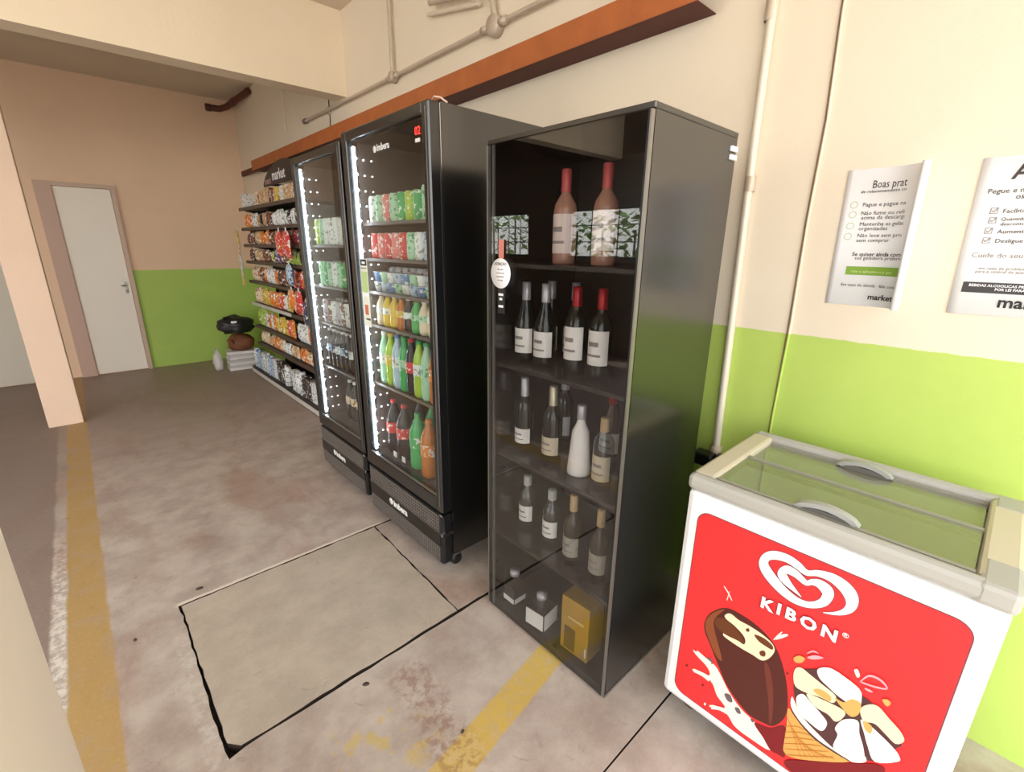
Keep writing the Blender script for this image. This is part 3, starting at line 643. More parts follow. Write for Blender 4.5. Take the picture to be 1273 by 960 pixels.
cbx('plinth_strip', M_GREYM, CX + .01, CY0 - .0015, .0, CB, CY0 + .01, .012)
cbx('plinth', M_BLACKDULL, CX + .012, CY0 + .012, .0, CB - .01, CY1 - .002, .012)
SHZ = (1.448, 1.092, .735, .375)
for z in SHZ: cbx('shelf', mat('shelf_dark', (50, 44, 42), .25, ior=1.7), CX + .022, CY0 + th, z - .014, CB - .012, CY1 - th, z, .002)
dr = cbx('door', M_GLASSC, CX, CY0 + .006, .014, CX + .006, CY1 - .006, CT - .018); tag(dr, 'tinted reflective glass door')
dl = MB()
cbx('door_edge', M_GREYM, CX - .001, CY0 + .001, .014, CX + .012, CY0 + .006, CT - .018, par=dr)
cbx('door_edge', mat('edge_black', (18, 18, 18), .3), CX - .001, CY0 + .006, .014, CX + .002, CY0 + .012, CT - .018, par=dr)
cbx('door_edge', M_GREYM, CX - .001, CY1 - .006, .014, CX + .012, CY1 - .001, CT - .018, par=dr)
cbx('door_trim', M_DGREYPL, CX + .006, CY1 - .03, .014, CX + .013, CY1 - .022, CT - .018, par=dr)
cbx('hinge', M_WHITEPL, CB - .045, CY0 - .008, CT - .055, CB - .004, CY0 + .0, CT - .04, .002)
cbx('hinge', M_WHITEPL, CB - .045, CY0 - .008, CT - .078, CB - .004, CY0 + .0, CT - .063, .002)
# round hang tag on the door
tg = thing('hang_tag', 'round white hang tag with small print on the cabinet glass door', 'tag', (CX - .002, 1.222, 1.28))
MB().box(-.004, -.016, 0, 0, .016, .15).build('tag_strip', mat('tag_black', (36, 34, 34), .4), tg)
MB().box(-.005, -.011, .185, -.001, .011, .245).build('tag_loop', mat('tag_pink', (204, 128, 116), .5), tg)
for z, a in ((.02, .012), (.045, .007), (.06, .012)): MB().box(-.0045, -a, z, -.004, a, z + .008).build('tag_mark', M_PAPER, tg)
dk = MB().lathe([(.0005, -.001), (.050, -.001), (.050, .0), (.0005, .0)], 32, (-.0055, 0, .135), axis='x').build('tag_disc', M_PAPER, tg)
text('ATENÇÃO', -.0071, 0, .162, .0095, M_INK, dk, 'print_line', 'CENTER')
for k, s in enumerate(('Não abra', 'a porta sem', 'autorização', 'do caixa')): text(s, -.0071, 0, .146 - k * .012, .006, M_INKG, dk, 'print_line', 'CENTER')

# ------------------------------------------------------------------ bottles
MESH = {}
def shared(key, fn):
    if key not in MESH: MESH[key] = fn()
    return MESH[key]
def part(name, key, fn, m, parent, loc=None):
    def mk():
        me = fn().mesh(name); me.materials.append(m); return me
    return obj(name, shared((key, m.name), mk), parent, loc)
PROF = {
 'wine': [(.0005, .004), (.030, 0), (.0365, .004), (.0372, .02), (.0372, .165), (.034, .185), (.022, .205), (.0145, .218), (.0138, .27), (.0148, .272), (.0148, .284), (.0005, .285)],
 'burgundy': [(.0005, .004), (.032, 0), (.039, .004), (.040, .02), (.040, .12), (.035, .155), (.024, .19), (.0150, .225), (.0138, .27), (.0148, .272), (.0148, .284), (.0005, .285)],
 'flask': [(.0005, .003), (.028, 0), (.034, .003), (.035, .02), (.035, .13), (.031, .148), (.018, .162), (.0125, .175), (.0125, .195), (.0005, .196)],
 'spirit': [(.0005, .003), (.028, 0), (.033, .003), (.034, .02), (.034, .145), (.030, .165), (.0155, .185), (.0125, .20), (.0125, .215), (.0005, .216)],
 'taper': [(.0005, .003), (.034, 0), (.041, .004), (.041, .02), (.030, .16), (.018, .185), (.0135, .20), (.0135, .25), (.0005, .251)],
}
def lab(r, z0, z1, half=1.4): return lambda: MB().lathe([(r + .0006, z0), (r + .0006, z1)], 14, a0=math.pi - half, a1=math.pi + half)
def bottle(kind, x, y, z, glass, cap, capz, lbl, label, group, lz=(.05, .13), capr=.0155, name='wine_bottle', cat='bottle', liquid=None, rz=0.0):
    t = thing(name, label, cat, (x, y, z + .0005), group, rz)
    part('bottle_glass', kind, lambda: MB().lathe(PROF[kind], 22), glass, t)
    part('capsule', ('cap', capz, capr), lambda: MB().lathe([(capr, capz[0]), (capr + .0005, capz[0] + .002), (capr, capz[1]), (capr * .9, capz[1] + .0015), (.0005, capz[1] + .002)], 16), cap, t)
    if lbl: 
        r = max(p[0] for p in PROF[kind]); 
        lb = part('paper_label', ('lab', kind, lz), lab(r, *lz), lbl, t)
        part('label_print', ('lp', kind, lz), lambda: MB().lathe([(r + .0010, lz[0] + (lz[1] - lz[0]) * .55), (r + .0010, lz[0] + (lz[1] - lz[0]) * .68)], 8, a0=math.pi - .5, a1=math.pi + .5).lathe([(r + .0010, lz[0] + (lz[1] - lz[0]) * .25), (r + .0010, lz[0] + (lz[1] - lz[0]) * .32)], 8, a0=math.pi - .7, a1=math.pi + .7), M_INKG, lb)
    return t
M_DKG = mat('glass_dark_green', (20, 26, 18), .08, ior=1.6)
M_ROSE = mat('glass_rose', (214, 160, 138), .08, ior=1.5, trans=.35)
M_CLEAR = glass_mat('glass_clear', (.80, .82, .80), .08, .02, 1.4, .10, (150, 148, 142))
M_AMBER = mat('glass_amber', (96, 62, 34), .08, ior=1.5, trans=.3)
M_CAPR = mat('capsule_pink', (204, 92, 92), .35, metal=.2)
M_CAPRED = mat('capsule_red', (178, 30, 40), .3, metal=.3)
M_CAPW = mat('capsule_silver', (200, 198, 202), .3, metal=.4)
M_CORK = mat('cork_tan', (206, 176, 134), .6)
M_LABW = mat('label_white', (250, 247, 242), .6); M_LABP = mat('label_pinkish', (240, 222, 214), .6); M_LABB = mat('label_beige', (216, 204, 178), .6)
g1 = 'rosé wines on the top cabinet shelf'; z = SHZ[0]
bottle('wine', 1.20, 1.058, z, M_ROSE, M_CAPR, (.22, .287), M_LABP, 'rosé bottle with pink cap, left one on the top cabinet shelf', g1, (.035, .155))
bottle('wine', 1.20, .898, z, M_ROSE, M_CAPR, (.22, .287), M_LABP, 'rosé bottle with pink cap, right one on the top cabinet shelf', g1, (.045, .16))
g2 = 'wines on the second cabinet shelf'; z = SHZ[1]
for k, (x, y, c, lb) in enumerate(((1.20, 1.228, M_CAPW, 'dark wine bottle with silver cap, leftmost on second cabinet shelf'), (1.20, 1.130, M_CAPW, 'dark wine bottle with silver cap, second from left on second cabinet shelf'), (1.31, 1.205, M_CAPW, 'dark bottle with silver cap at the back of second cabinet shelf'), (1.33, 1.105, M_CAPW, 'pale capped bottle behind the red capped pair on second shelf'), (1.20, .990, M_CAPRED, 'wine bottle with red cap and broad white label, left of its pair'), (1.20, .888, M_CAPRED, 'wine bottle with red cap nearest the right side of second shelf'))):
    bottle('burgundy' if k < 4 else 'wine', x, y, z, M_DKG, c, (.225, .287), M_LABW, lb, g2, (.035, .125) if k < 4 else (.05, .16))
g3 = 'bottles on the middle cabinet shelf'; z = SHZ[2]
bottle('wine', 1.20, 1.226, z, M_DKG, M_CAPW, (.20, .287), M_LABW, 'slim bottle with long silver foil, leftmost on middle cabinet shelf', g3, (.03, .09))
bottle('wine', 1.20, 1.078, z, M_DKG, mat('foil_champagne', (210, 200, 174), .3, metal=.5), (.19, .287), M_LABB, 'bottle with champagne foil, second on middle cabinet shelf', g3, (.03, .10))
bottle('taper', 1.19, .937, z, M_LABW, M_CAPW, (.205, .253), None, 'white tapered ceramic bottle on the middle cabinet shelf', g3)
bottle('spirit', 1.19, .838, z, M_CLEAR, M_CORK, (.19, .235), M_LABB, 'clear spirit bottle with beige label at right of middle shelf', g3, (.02, .11))
bottle('wine', 1.36, 1.16, z, M_DKG, M_CAPW, (.225, .287), M_LABW, 'dark bottle standing at the back of the middle cabinet shelf', g3, (.04, .12))
bottle('burgundy', 1.36, .93, z, M_AMBER, M_CAPRED, (.225, .287), M_LABW, 'amber bottle with red cap at back of middle cabinet shelf', g3, (.04, .12))
g4 = 'spirits on the fourth cabinet shelf'; z = SHZ[3]
bottle('flask', 1.225, 1.225, z, M_CLEAR, mat('cap_clear', (190, 190, 186), .2), (.185, .225), M_LABW, 'clear spirit bottle with white label, leftmost on fourth shelf', g4, (.03, .10), .017)
bottle('flask', 1.215, 1.078, z, M_CLEAR, MATS['cap_clear'], (.185, .225), M_LABW, 'clear spirit bottle with white label, second on fourth shelf', g4, (.03, .10), .017)
bottle('spirit', 1.195, .953, z, mat('glass_brown', (70, 60, 46), .08, trans=.2), M_CORK, (.20, .262), mat('label_grey', (176, 170, 156), .6), 'brown spirit bottle with cork stopper, third on fourth shelf', g4, (.02, .10), .0145)
bottle('spirit', 1.19, .826, z, MATS['glass_brown'], M_CORK, (.20, .262), MATS['label_grey'], 'brown spirit bottle with tan stopper at right of fourth shelf', g4, (.02, .10), .0145)
def square_bottle(x, y, w_, h, glass, lbl, lz, label, rz):
    t = thing('square_bottle', label, 'bottle', (x, y, .0345), 'square bottles on the cabinet floor', rz)
    MB().box(-w_, -w_, 0, w_, w_, h, 0, .006).lathe([(.018, h - .002), (.012, h + .012), (.012, h + .03)], 14).build('bottle_glass', glass, t)
    MB().lathe([(.014, h + .028), (.021, h + .034), (.021, h + .056), (.0005, h + .060)], 16).build('stopper', M_CAPW if lbl else M_CLEAR, t)
    if lbl:
        for s, nm in ((0, 'paper_label'), (1, 'paper_label')):
            o_ = MB().box(-w_ - .0012, -w_ * .93, lz[0], -w_ - .0004, w_ * .93, lz[1]) if s == 0 else MB().box(-w_ * .93, -w_ - .0012, lz[0], w_ * .93, -w_ - .0004, lz[1])
            o_.build(nm, M_LABW, t)
square_bottle(1.15, 1.215, .034, .095, mat('glass_smoky', (58, 54, 50), .08, trans=.3), True, (.012, .035), 'small dark square bottle, left one on the cabinet floor', .0)
square_bottle(1.145, 1.05, .046, .085, M_CLEAR, True, (.01, .082), 'white labelled square bottle with clear stopper on the cabinet floor', .12)
gb_ = thing('gift_box', 'gold gift box with die-cut window standing on the cabinet floor', 'box', (1.165, .862, .0345), rz=.05)
gm = mat('gold_card', (206, 164, 58), .3, metal=.35, vary=.15, vscale=20)
MB().box(-.045, -.062, 0, .05, .062, .235, 0, .002).build('carton', gm, gb_)
MB().box(-.0462, -.005, .01, -.0452, .045, .11).build('window_panel', mat('gold_dark', (112, 88, 40), .3), gb_)
MB().box(-.0462, -.04, .15, -.0452, .03, .158).build('print_band', mat('gold_light', (236, 214, 140), .4), gb_)
MB().box(-.0462, -.055, .02, -.0452, -.05, .06).build('foil_mark', M_PAPER, gb_)

# ================================================================== UPRIGHT DRINKS FRIDGES
def fridge(y0, y1, x0, zt, label, shelves, tall, disp):
    xb = x0 + .66; t = thing('drinks_fridge', label, 'fridge', (x0, y0, 0), 'upright drinks fridges'); O = (x0, y0, 0); w_ = y1 - y0
    def b(name, m, a0, b0, c0, a1, b1, c1, bev=0, par=None): return MB().box(a0, b0, c0, a1, b1, c1, 0, bev).build(name, m, par or t)
    D = .66; wl = .035
    b('side_panel', M_BLACK, .055, 0, .095, D, wl, zt)
    b('side_panel', M_BLACK, .055, w_ - wl, .095, D, w_, zt)
    b('back_panel', M_LINER, D - .03, wl, .095, D, w_ - wl, zt)
    b('top_panel', M_BLACK, .055, wl, zt - .04, D - .03, w_ - wl, zt)
    b('floor_panel', mat('fridge_floor', (64, 60, 56), .4), .06, wl, .36, D - .03, w_ - wl, .40)
    b('inner_liner', M_LINER, .062, w_ - wl - .004, .40, D - .03, w_ - wl, zt - .04); b('inner_liner', M_LINER, .062, wl, .40, D - .03, wl + .004, zt - .04)
    b('underbody', M_BLACKDULL, .07, wl, .10, D - .03, w_ - wl, .30)
    # door
    fr = MB(); s = .048; zb = .335
    fr.box(0, 0, zb, .05, s, zt, 0, .006); fr.box(0, w_ - s, zb, .05, w_, zt, 0, .006)
    fr.box(.0, s - .004, zb, .05, w_ - s + .004, zb + .075, 0, .006); fr.box(0, s - .004, zt - .042, .05, w_ - s + .004, zt, 0, .006)
    d = fr.build('door', mat('door_black', (20, 20, 21), .25, ior=1.8), t); tag(d, 'black framed glass door')
    b('glass_pane', M_GLASS, .014, s - .004, zb + .07, .019, w_ - s + .004, zt - .038, par=d)
    for yy in (.0015, ): b('chrome_trim', M_CHROME, .050, yy, zb, .054, yy + .006, zt - .004, par=d)
    b('chrome_trim', M_GREYM, -.002, .016, zb + .03, .002, .020, zt - .02, par=d)
    b('sill_trim', M_GREYM, .003, s, zb + .074, .012, w_ - s, zb + .081, par=d)
    # led channel on the hinge side
    l = b('led_strip', M_LED, .028, w_ - s - .012, zb + .085, .038, w_ - s - .003, zt - .06)
    n = 22
    for k in range(n):
        zz = zb + .11 + (zt - .22 - zb) * k / (n - 1)
        part('diode_or_reflection', 'diode_or_reflection', lambda: MB().lathe([(.0005, 0), (.006, .0), (.006, .004), (.0005, .005)], 8, axis='y'), M_LEDD, l, (.036, w_ - s - .018, zz))
        part('diode_or_reflection', 'reflected_dot2', lambda: MB().lathe([(.0005, 0), (.0036, .0), (.0036, .004), (.0005, .005)], 8, axis='y'), mat('led_reflection', (240, 248, 255), .5, emit=5), l, (.085, w_ - wl - .010, zz))  # added glowing dots, here and next, stand in for LED reflections in the glass
        part('diode_or_reflection', 'reflected_dot3', lambda: MB().lathe([(.0005, 0), (.0026, .0), (.0026, .004), (.0005, .005)], 8, axis='y'), MATS['led_reflection'], l, (.125, w_ - wl - .010, zz))
    for zz in shelves:
        sh = b('shelf', mat('shelf_wire', (84, 76, 72), .4, metal=.2), .068, wl, zz - .008, .50, w_ - wl, zz)
        b('price_rail', mat('rail_grey', (104, 96, 92), .4), .062, wl + .005, zz - .012, .068, w_ - wl - .005, zz + .002, par=sh)
    # kick panel
    k = b('kick_panel', M_BLACKPL, .0, .006, .055, .06, w_ - .006, zb - .01, .014)
    gr = MB()
    for i in range(40): yy = .03 + (w_ - .06) * i / 39; gr.box(-.003, yy, .225, .002, yy + .004, .315); gr.box(-.003, yy, .075, .002, yy + .004, .15)
    for i in range(6): gr.box(-.0035, .03, .225 + i * .0165, .002, w_ - .03, .229 + i * .0165); gr.box(-.0035, .03, .075 + i * .014, .002, w_ - .03, .079 + i * .014)
    gr.build('grille', mat('grille_grey', (116, 108, 102), .4), k)
    b('badge_band', mat('band_black', (12, 12, 13), .3), -.004, .02, .155, .003, w_ - .02, .222, .002, k)
    b('mid_trim', mat('trim_dark', (84, 80, 78), .3, metal=.5), -.005, .012, .222, .002, w_ - .012, .227, par=k)
    text('imbera', -.0045, w_ / 2 + .085, .178, .036, M_WHITEPL, k, 'lettering', off=.06)
    MB().lathe([(.0005, 0), (.019, 0), (.019, .001), (.0005, .001)], 16, (-.005, w_ / 2 + .112, .193), axis='x').build('logo_mark', M_WHITEPL, k)
    if disp: text('imbera', .0125, w_ / 2 + .05, zt - .115, .028, mat('logo_white', (235, 235, 235), .5), d, 'lettering', off=.03)
    if disp: MB().lathe([(.0005, 0), (.014, 0), (.014, .001), (.0005, .001)], 14, (.012, w_ / 2 + .07, zt - .106), axis='x').build('logo_mark', MATS['logo_white'], d)
    if disp: 
        text('02', .0125, .115, zt - .10, .030, mat('display_red', (255, 60, 50), .5, emit=1.0), d, 'display_digits', off=.0)
        b('display_label', M_WHITEPL, .0118, .078, zt - .125, .0128, .112, zt - .112, par=d)
    # hinge brackets and casters
    b('hinge_bracket', M_CHROME, -.003, -.004, zb - .015, .058, .02, zb - .005, par=t); b('hinge_bracket', M_CHROME, .052, -.004, zb - .06, .058, .004, zb - .005, par=t)
    b('hinge_bracket', M_CHROME, -.004, -.003, .215, .055, .012, .232, par=t)
    for (a, c) in ((.10, .05), (.10, w_ - .05), (D - .08, .05), (D - .08, w_ - .05)):
        cs = MB().box(a - .02, c - .02, .06, a + .02, c + .02, .10).build('caster', M_GREYM, t)
        MB().lathe([(.0005, -.014), (.028, -.014), (.031, -.008), (.031, .008), (.028, .014), (.0005, .014)], 14, (a, c, .0315), axis='y').build('wheel', M_BLACKPL, cs)
    # curl of power cord on top
    return t
SH1 = (1.605, 1.44, 1.28, 1.11, .80); SH2 = (1.50, 1.26, 1.03, .745)
f1 = fridge(1.572, 2.312, 1.03, 2.0, 'nearer black drinks fridge next to the wine cabinet, red digits on top', SH1, 0, True)
f2 = fridge(2.40, 3.085, 1.055, 1.985, 'farther black drinks fridge between snack shelves and other fridge', SH2, 0, False)
for lb, x, y, z in (('curl of pale cord on top of the nearer fridge', 1.10, 1.60, 2.0), ('curl of pale cord on top of the farther fridge', 1.12, 2.44, 1.985)):
    t = thing('curled_wire', lb, 'wire', (x, y, z))
    MB().tube([(.02, -.02, .004), (.0, -.005, .02), (-.01, .02, .026), (.0, .05, .018), (.04, .09, .004), (.2, .16, .004)], .0035, 6).build('cord', mat('cord_pink', (228, 196, 178), .5), t)
# strip sticker on nearer fridge door
st = thing('door_sticker', 'tall pale green notice strip on the nearer fridge door', 'sticker', (1.0425, 2.20, 1.11))
MB().box(-.0008, -.036, 0, 0, .036, .33).build('strip', mat('sticker_paper', (236, 240, 226), .5), st)
MB().box(-.0014, -.033, .17, -.0008, .033, .27).build('green_block', mat('sticker_green', (190, 214, 150), .5), st)
MB().box(-.0014, -.032, .298, -.0008, .032, .327).build('dark_header', mat('sticker_dark', (50, 48, 46), .5), st)
MB().box(-.0018, -.016, .306, -.0014, .016, .317).build('header_mark', M_PAPER, st)
MB().box(-.0014, -.018, .06, -.0008, .018, .11).build('red_print', mat('sticker_red', (206, 120, 90), .5), st)
MB().box(-.0014, -.03, .15, -.0008, .03, .168).build('pale_block', M_PAPER, st)
text('pague aqui', -.0019, .03, .283, .010, M_INKG, st, 'print_line'); text('market', -.0019, .012, .035, .012, M_INK, st, 'print_line', off=.03)

# ------------------------------------------------------------------ drinks
COL = {'green': (66, 172, 96), 'pale green': (176, 218, 184), 'red': (214, 62, 60), 'pink': (226, 128, 124), 'white': (236, 238, 236), 'yellow': (222, 190, 62), 'lime': (176, 206, 70), 'blue': (96, 138, 190), 'pale blue': (186, 206, 222), 'brown': (112, 64, 44), 'orange': (230, 132, 40), 'dark': (34, 32, 36), 'silver': (188, 190, 194), 'navy': (44, 52, 90), 'amber': (196, 112, 36), 'black': (26, 24, 26), 'tan': (206, 168, 120), 'cream': (234, 218, 190), 'purple': (112, 70, 120)}
def print_mat(c, kind='can', rough=.35):
    """package print: a base colour with printed blotches of a second ink"""
    key = 'pack_%s_%s' % (c, kind)
    if key in MATS: return MATS[key]
    g = G(key, rough); base = lin(COL[c]); second = lin((240, 238, 232)) if c not in ('white', 'pale green', 'cream', 'silver', 'pale blue') else lin({'white': (150, 160, 150), 'pale green': (70, 150, 96), 'cream': (170, 110, 60), 'silver': (120, 60, 60), 'pale blue': (70, 100, 160)}[c])
    tcn = g.t.nodes.new('ShaderNodeTexCoord'); n = g.t.nodes.new('ShaderNodeTexNoise'); n.inputs['Scale'].default_value = 55 if kind == 'can' else 34; n.inputs['Detail'].default_value = 3
    oi = g.t.nodes.new('ShaderNodeObjectInfo'); va = g.t.nodes.new('ShaderNodeVectorMath'); va.operation = 'ADD'; g.t.links.new(tcn.outputs['Object'], va.inputs[0])
    vm = g.t.nodes.new('ShaderNodeVectorMath'); vm.operation = 'SCALE'; vm.inputs[0].default_value = (31, 17, 23); g.t.links.new(oi.outputs['Random'], vm.inputs['Scale']); g.t.links.new(vm.outputs[0], va.inputs[1]); g.t.links.new(va.outputs[0], n.inputs['Vector'])
    third = lin({'red': (240, 196, 70), 'orange': (200, 60, 40), 'brown': (206, 150, 90), 'tan': (150, 60, 40), 'yellow': (190, 60, 40), 'dark': (150, 110, 80), 'white': (70, 84, 120), 'cream': (190, 80, 50)}.get(c, (90, 90, 90)))
    col = g.mix(g.step(n.outputs[0], .56, .60), base, second)
    if kind == 'pack': col = g.mix(g.M('MULTIPLY', g.step(n.outputs[0], .34, .40), 1.0), third, col)
    g.color(col); return g.m
ORD = ('first', 'second', 'third', 'fourth', 'fifth', 'sixth', 'seventh', 'eighth', 'ninth', 'tenth')
def can(x, y, z, h, r, c, label, group):
    t = thing('drink_can', label, 'can', (x, y, z + .0006), group)
    part('can_body', ('can', h, r), lambda: MB().lathe([(.0005, .002), (r * .8, 0), (r, .008), (r, h - .012), (r * .84, h - .001)], 16), print_mat(c), t)
    part('can_lid', ('lid', h, r), lambda: MB().lathe([(r * .84, h - .001), (r * .86, h), (r * .78, h - .003), (.0005, h - .003)], 16), mat('can_lid', (204, 206, 208), .3, metal=.7), t)
SODA = lambda h, r: [(.0005, .006), (r * .8, 0), (r, .014), (r, h * .28), (r * .95, h * .34), (r, h * .40), (r, h * .60), (r * .86, h * .72), (r * .42, h * .88), (.014, h * .92), (.013, h * .95)]
def soda(x, y, z, h, r, c, lc, cc, label, group, name='soda_bottle'):
    t = thing(name, label, 'bottle', (x, y, z + .0006), group)
    part('bottle_body', ('soda', h, r), lambda: MB().lathe(SODA(h, r), 18), mat('drink_' + c, COL[c], .12, ior=1.45), t)
    part('label_band', ('sband', h, r), lambda: MB().lathe([(r + .0007, h * .40), (r + .0007, h * .60)], 18), print_mat(lc), t)
    part('screw_cap', ('scap', h), lambda: MB().lathe([(.015, h * .94), (.0155, h * .95), (.015, h), (.0005, h + .001)], 14), mat('cap_' + cc, COL[cc], .4), t)
def cup(x, y, z, c, label, group):
    t = thing('yogurt_cup', label, 'cup', (x, y, z + .0006), group)
    part('cup_body', 'cup', lambda: MB().lathe([(.0005, .001), (.022, 0), (.029, .046)], 14), print_mat(c), t)
    part('foil_lid', 'cupl', lambda: MB().lathe([(.029, .046), (.0315, .0462), (.0315, .048), (.0005, .0485)], 14), mat('foil', (210, 212, 214), .3, metal=.6), t)
# nearer fridge: columns go from the hinge (left in the picture) to the right
FN = 'nearer fridge'
def row_x(i): return 1.135 + i * .085
Y = [2.222 - k * .0675 for k in range(9)]
DEPTH = ('front', 'back')
r1 = ['white', 'pale green', 'pink', 'pale green', 'green', 'lime', 'green', 'pale green', 'white']
for j, c in enumerate(r1):
    for d in range(2): can(row_x(d), Y[j], SH1[0], .122 if j < 7 else .135, .029, c, '%s can, number %s from the left in %s of top shelf of %s' % (c, ORD[j], DEPTH[d], FN), 'cans on the top shelf of the nearer fridge')
r2 = ['red', 'pink', 'red', 'pink', 'red', 'pale green', 'white', 'pale blue', 'white']
for j, c in enumerate(r2):
    for d in range(2): can(row_x(d), Y[j], SH1[1], .118, .030, c, '%s can, number %s from the left in %s of second shelf of %s' % (c, ORD[j], DEPTH[d], FN), 'cans on the second shelf of the nearer fridge')
for j, c in enumerate(['white', 'pale blue', 'blue', 'white', 'pale blue', 'white', 'blue', 'pale green', 'white']):
    for lv in range(2):
        cup(row_x(0), Y[j], SH1[2] + lv * .0495, ['white', 'pale blue', 'blue', 'pale green'][(j + lv * 2) % 4], '%s yogurt cup, %s from left, %s row, third shelf of %s' % (['white', 'pale blue', 'blue', 'pale green'][(j + lv * 2) % 4], ORD[j], ('lower', 'upper')[lv], FN), 'yogurt cups in the nearer fridge')
    can(row_x(1), Y[j], SH1[2], .118, .029, 'silver', 'silver can behind the yogurt cups, %s from the left in %s' % (ORD[j], FN), 'silver cans behind the yogurt cups')
for j, (c, lc, cc) in enumerate([('cream', 'white', 'dark'), ('yellow', 'white', 'dark'), ('yellow', 'yellow', 'white'), ('amber', 'yellow', 'dark'), ('dark', 'white', 'white'), ('green', 'pale green', 'dark'), ('cream', 'pale green', 'white'), ('cream', 'white', 'green')]):
    for d in range(2): soda(row_x(d), Y[j] - .005, SH1[3], .155, .030, c, lc, cc, 'small %s juice bottle, %s from left in %s of fourth shelf of %s' % (c, ORD[j], DEPTH[d], FN), 'juice bottles in the nearer fridge', 'juice_bottle')
for j, (c, lc, cc) in enumerate([('pale green', 'white', 'white'), ('lime', 'yellow', 'yellow'), ('pale blue', 'white', 'blue'), ('green', 'pale green', 'green'), ('dark', 'red', 'red'), ('lime', 'white', 'green'), ('pale green', 'pale green', 'green'), ('amber', 'orange', 'orange')]):
    for d in range(2): soda(row_x(d), Y[j] - .005, SH1[4], .275, .0325, c, lc, cc, 'tall %s drink bottle, %s from left in %s of fifth shelf of %s' % (c, ORD[j], DEPTH[d], FN), 'tall bottles in the nearer fridge')
for j, (c, lc, cc, x, y) in enumerate([('dark', 'red', 'red', 1.155, 2.205), ('dark', 'red', 'red', 1.15, 2.085), ('green', 'green', 'green', 1.14, 1.935), ('amber', 'orange', 'orange', 1.13, 1.815), ('dark', 'pink', 'red', 1.27, 2.13), ('green', 'lime', 'green', 1.26, 1.99), ('amber', 'orange', 'orange', 1.25, 1.86)]):
    soda(x, y, .40, .30, .045, c, lc, cc, 'big %s soda bottle with %s label, %s in %s row on floor of %s' % (c, lc, ORD[j % 4], 'front' if j < 4 else 'back', FN), 'big soda bottles in the nearer fridge')
for j, (y, z) in enumerate(((2.12, .405), (2.03, .405))):
    o = B(1.10, y - .016, z + .0, 1.103, y + .016, z + .03).build('price_tag', M_PAPER); tag(o, 'small white price tag on fridge floor, %s of two' % ('left one', 'right one')[j], 'price tag', 'price tags in the nearer fridge')
# farther fridge
FF = 'farther fridge'; Y2 = [2.99 - k * .0655 for k in range(8)]
def rx2(i): return 1.155 + i * .085
for j in range(8):
    for d in range(2): can(rx2(d), Y2[j], SH2[0], .15, .029, ['lime', 'pale green', 'white', 'white'][j % 4] if j < 4 else 'white', '%s can, %s from the left in %s of top shelf of %s' % ((['lime', 'pale green', 'white', 'white'][j % 4] if j < 4 else 'white'), ORD[j], DEPTH[d], FF), 'cans on the top shelf of the farther fridge')
for j in range(8):
    for d in range(2): can(rx2(d), Y2[j], SH2[1], .145, .029, ['pale green', 'green', 'pale green', 'white'][j % 4], '%s can, %s from the left in %s of second shelf of %s' % (['pale green', 'green', 'pale green', 'white'][j % 4], ORD[j], DEPTH[d], FF), 'cans on the second shelf of the farther fridge')
for j in range(8):
    for d in range(2): can(rx2(d), Y2[j], SH2[2], .145, .029, ['silver', 'brown', 'white'][j % 3], '%s can, %s from the left in %s of third shelf of %s' % (['silver', 'brown', 'white'][j % 3], ORD[j], DEPTH[d], FF), 'cans on the third shelf of the farther fridge')
for j in range(8):
    for d in range(2): soda(rx2(d), Y2[j], SH2[3], .245, .0285, 'dark', ['pale blue', 'navy', 'white'][j % 3], ['silver', 'white'][j % 2], '%s labelled dark bottle, %s from left in %s of fourth shelf of %s' % (['pale blue', 'navy', 'white'][j % 3], ORD[j], DEPTH[d], FF), 'dark bottles in the farther fridge', 'beer_bottle')
for j in range(6): soda(1.20, 2.86 - j * .074, .40, .26, .034, 'dark', 'cream', 'white', 'dark bottle with cream label, %s from the left on the floor of %s' % (ORD[j], FF), 'bottles on the farther fridge floor', 'beer_bottle')

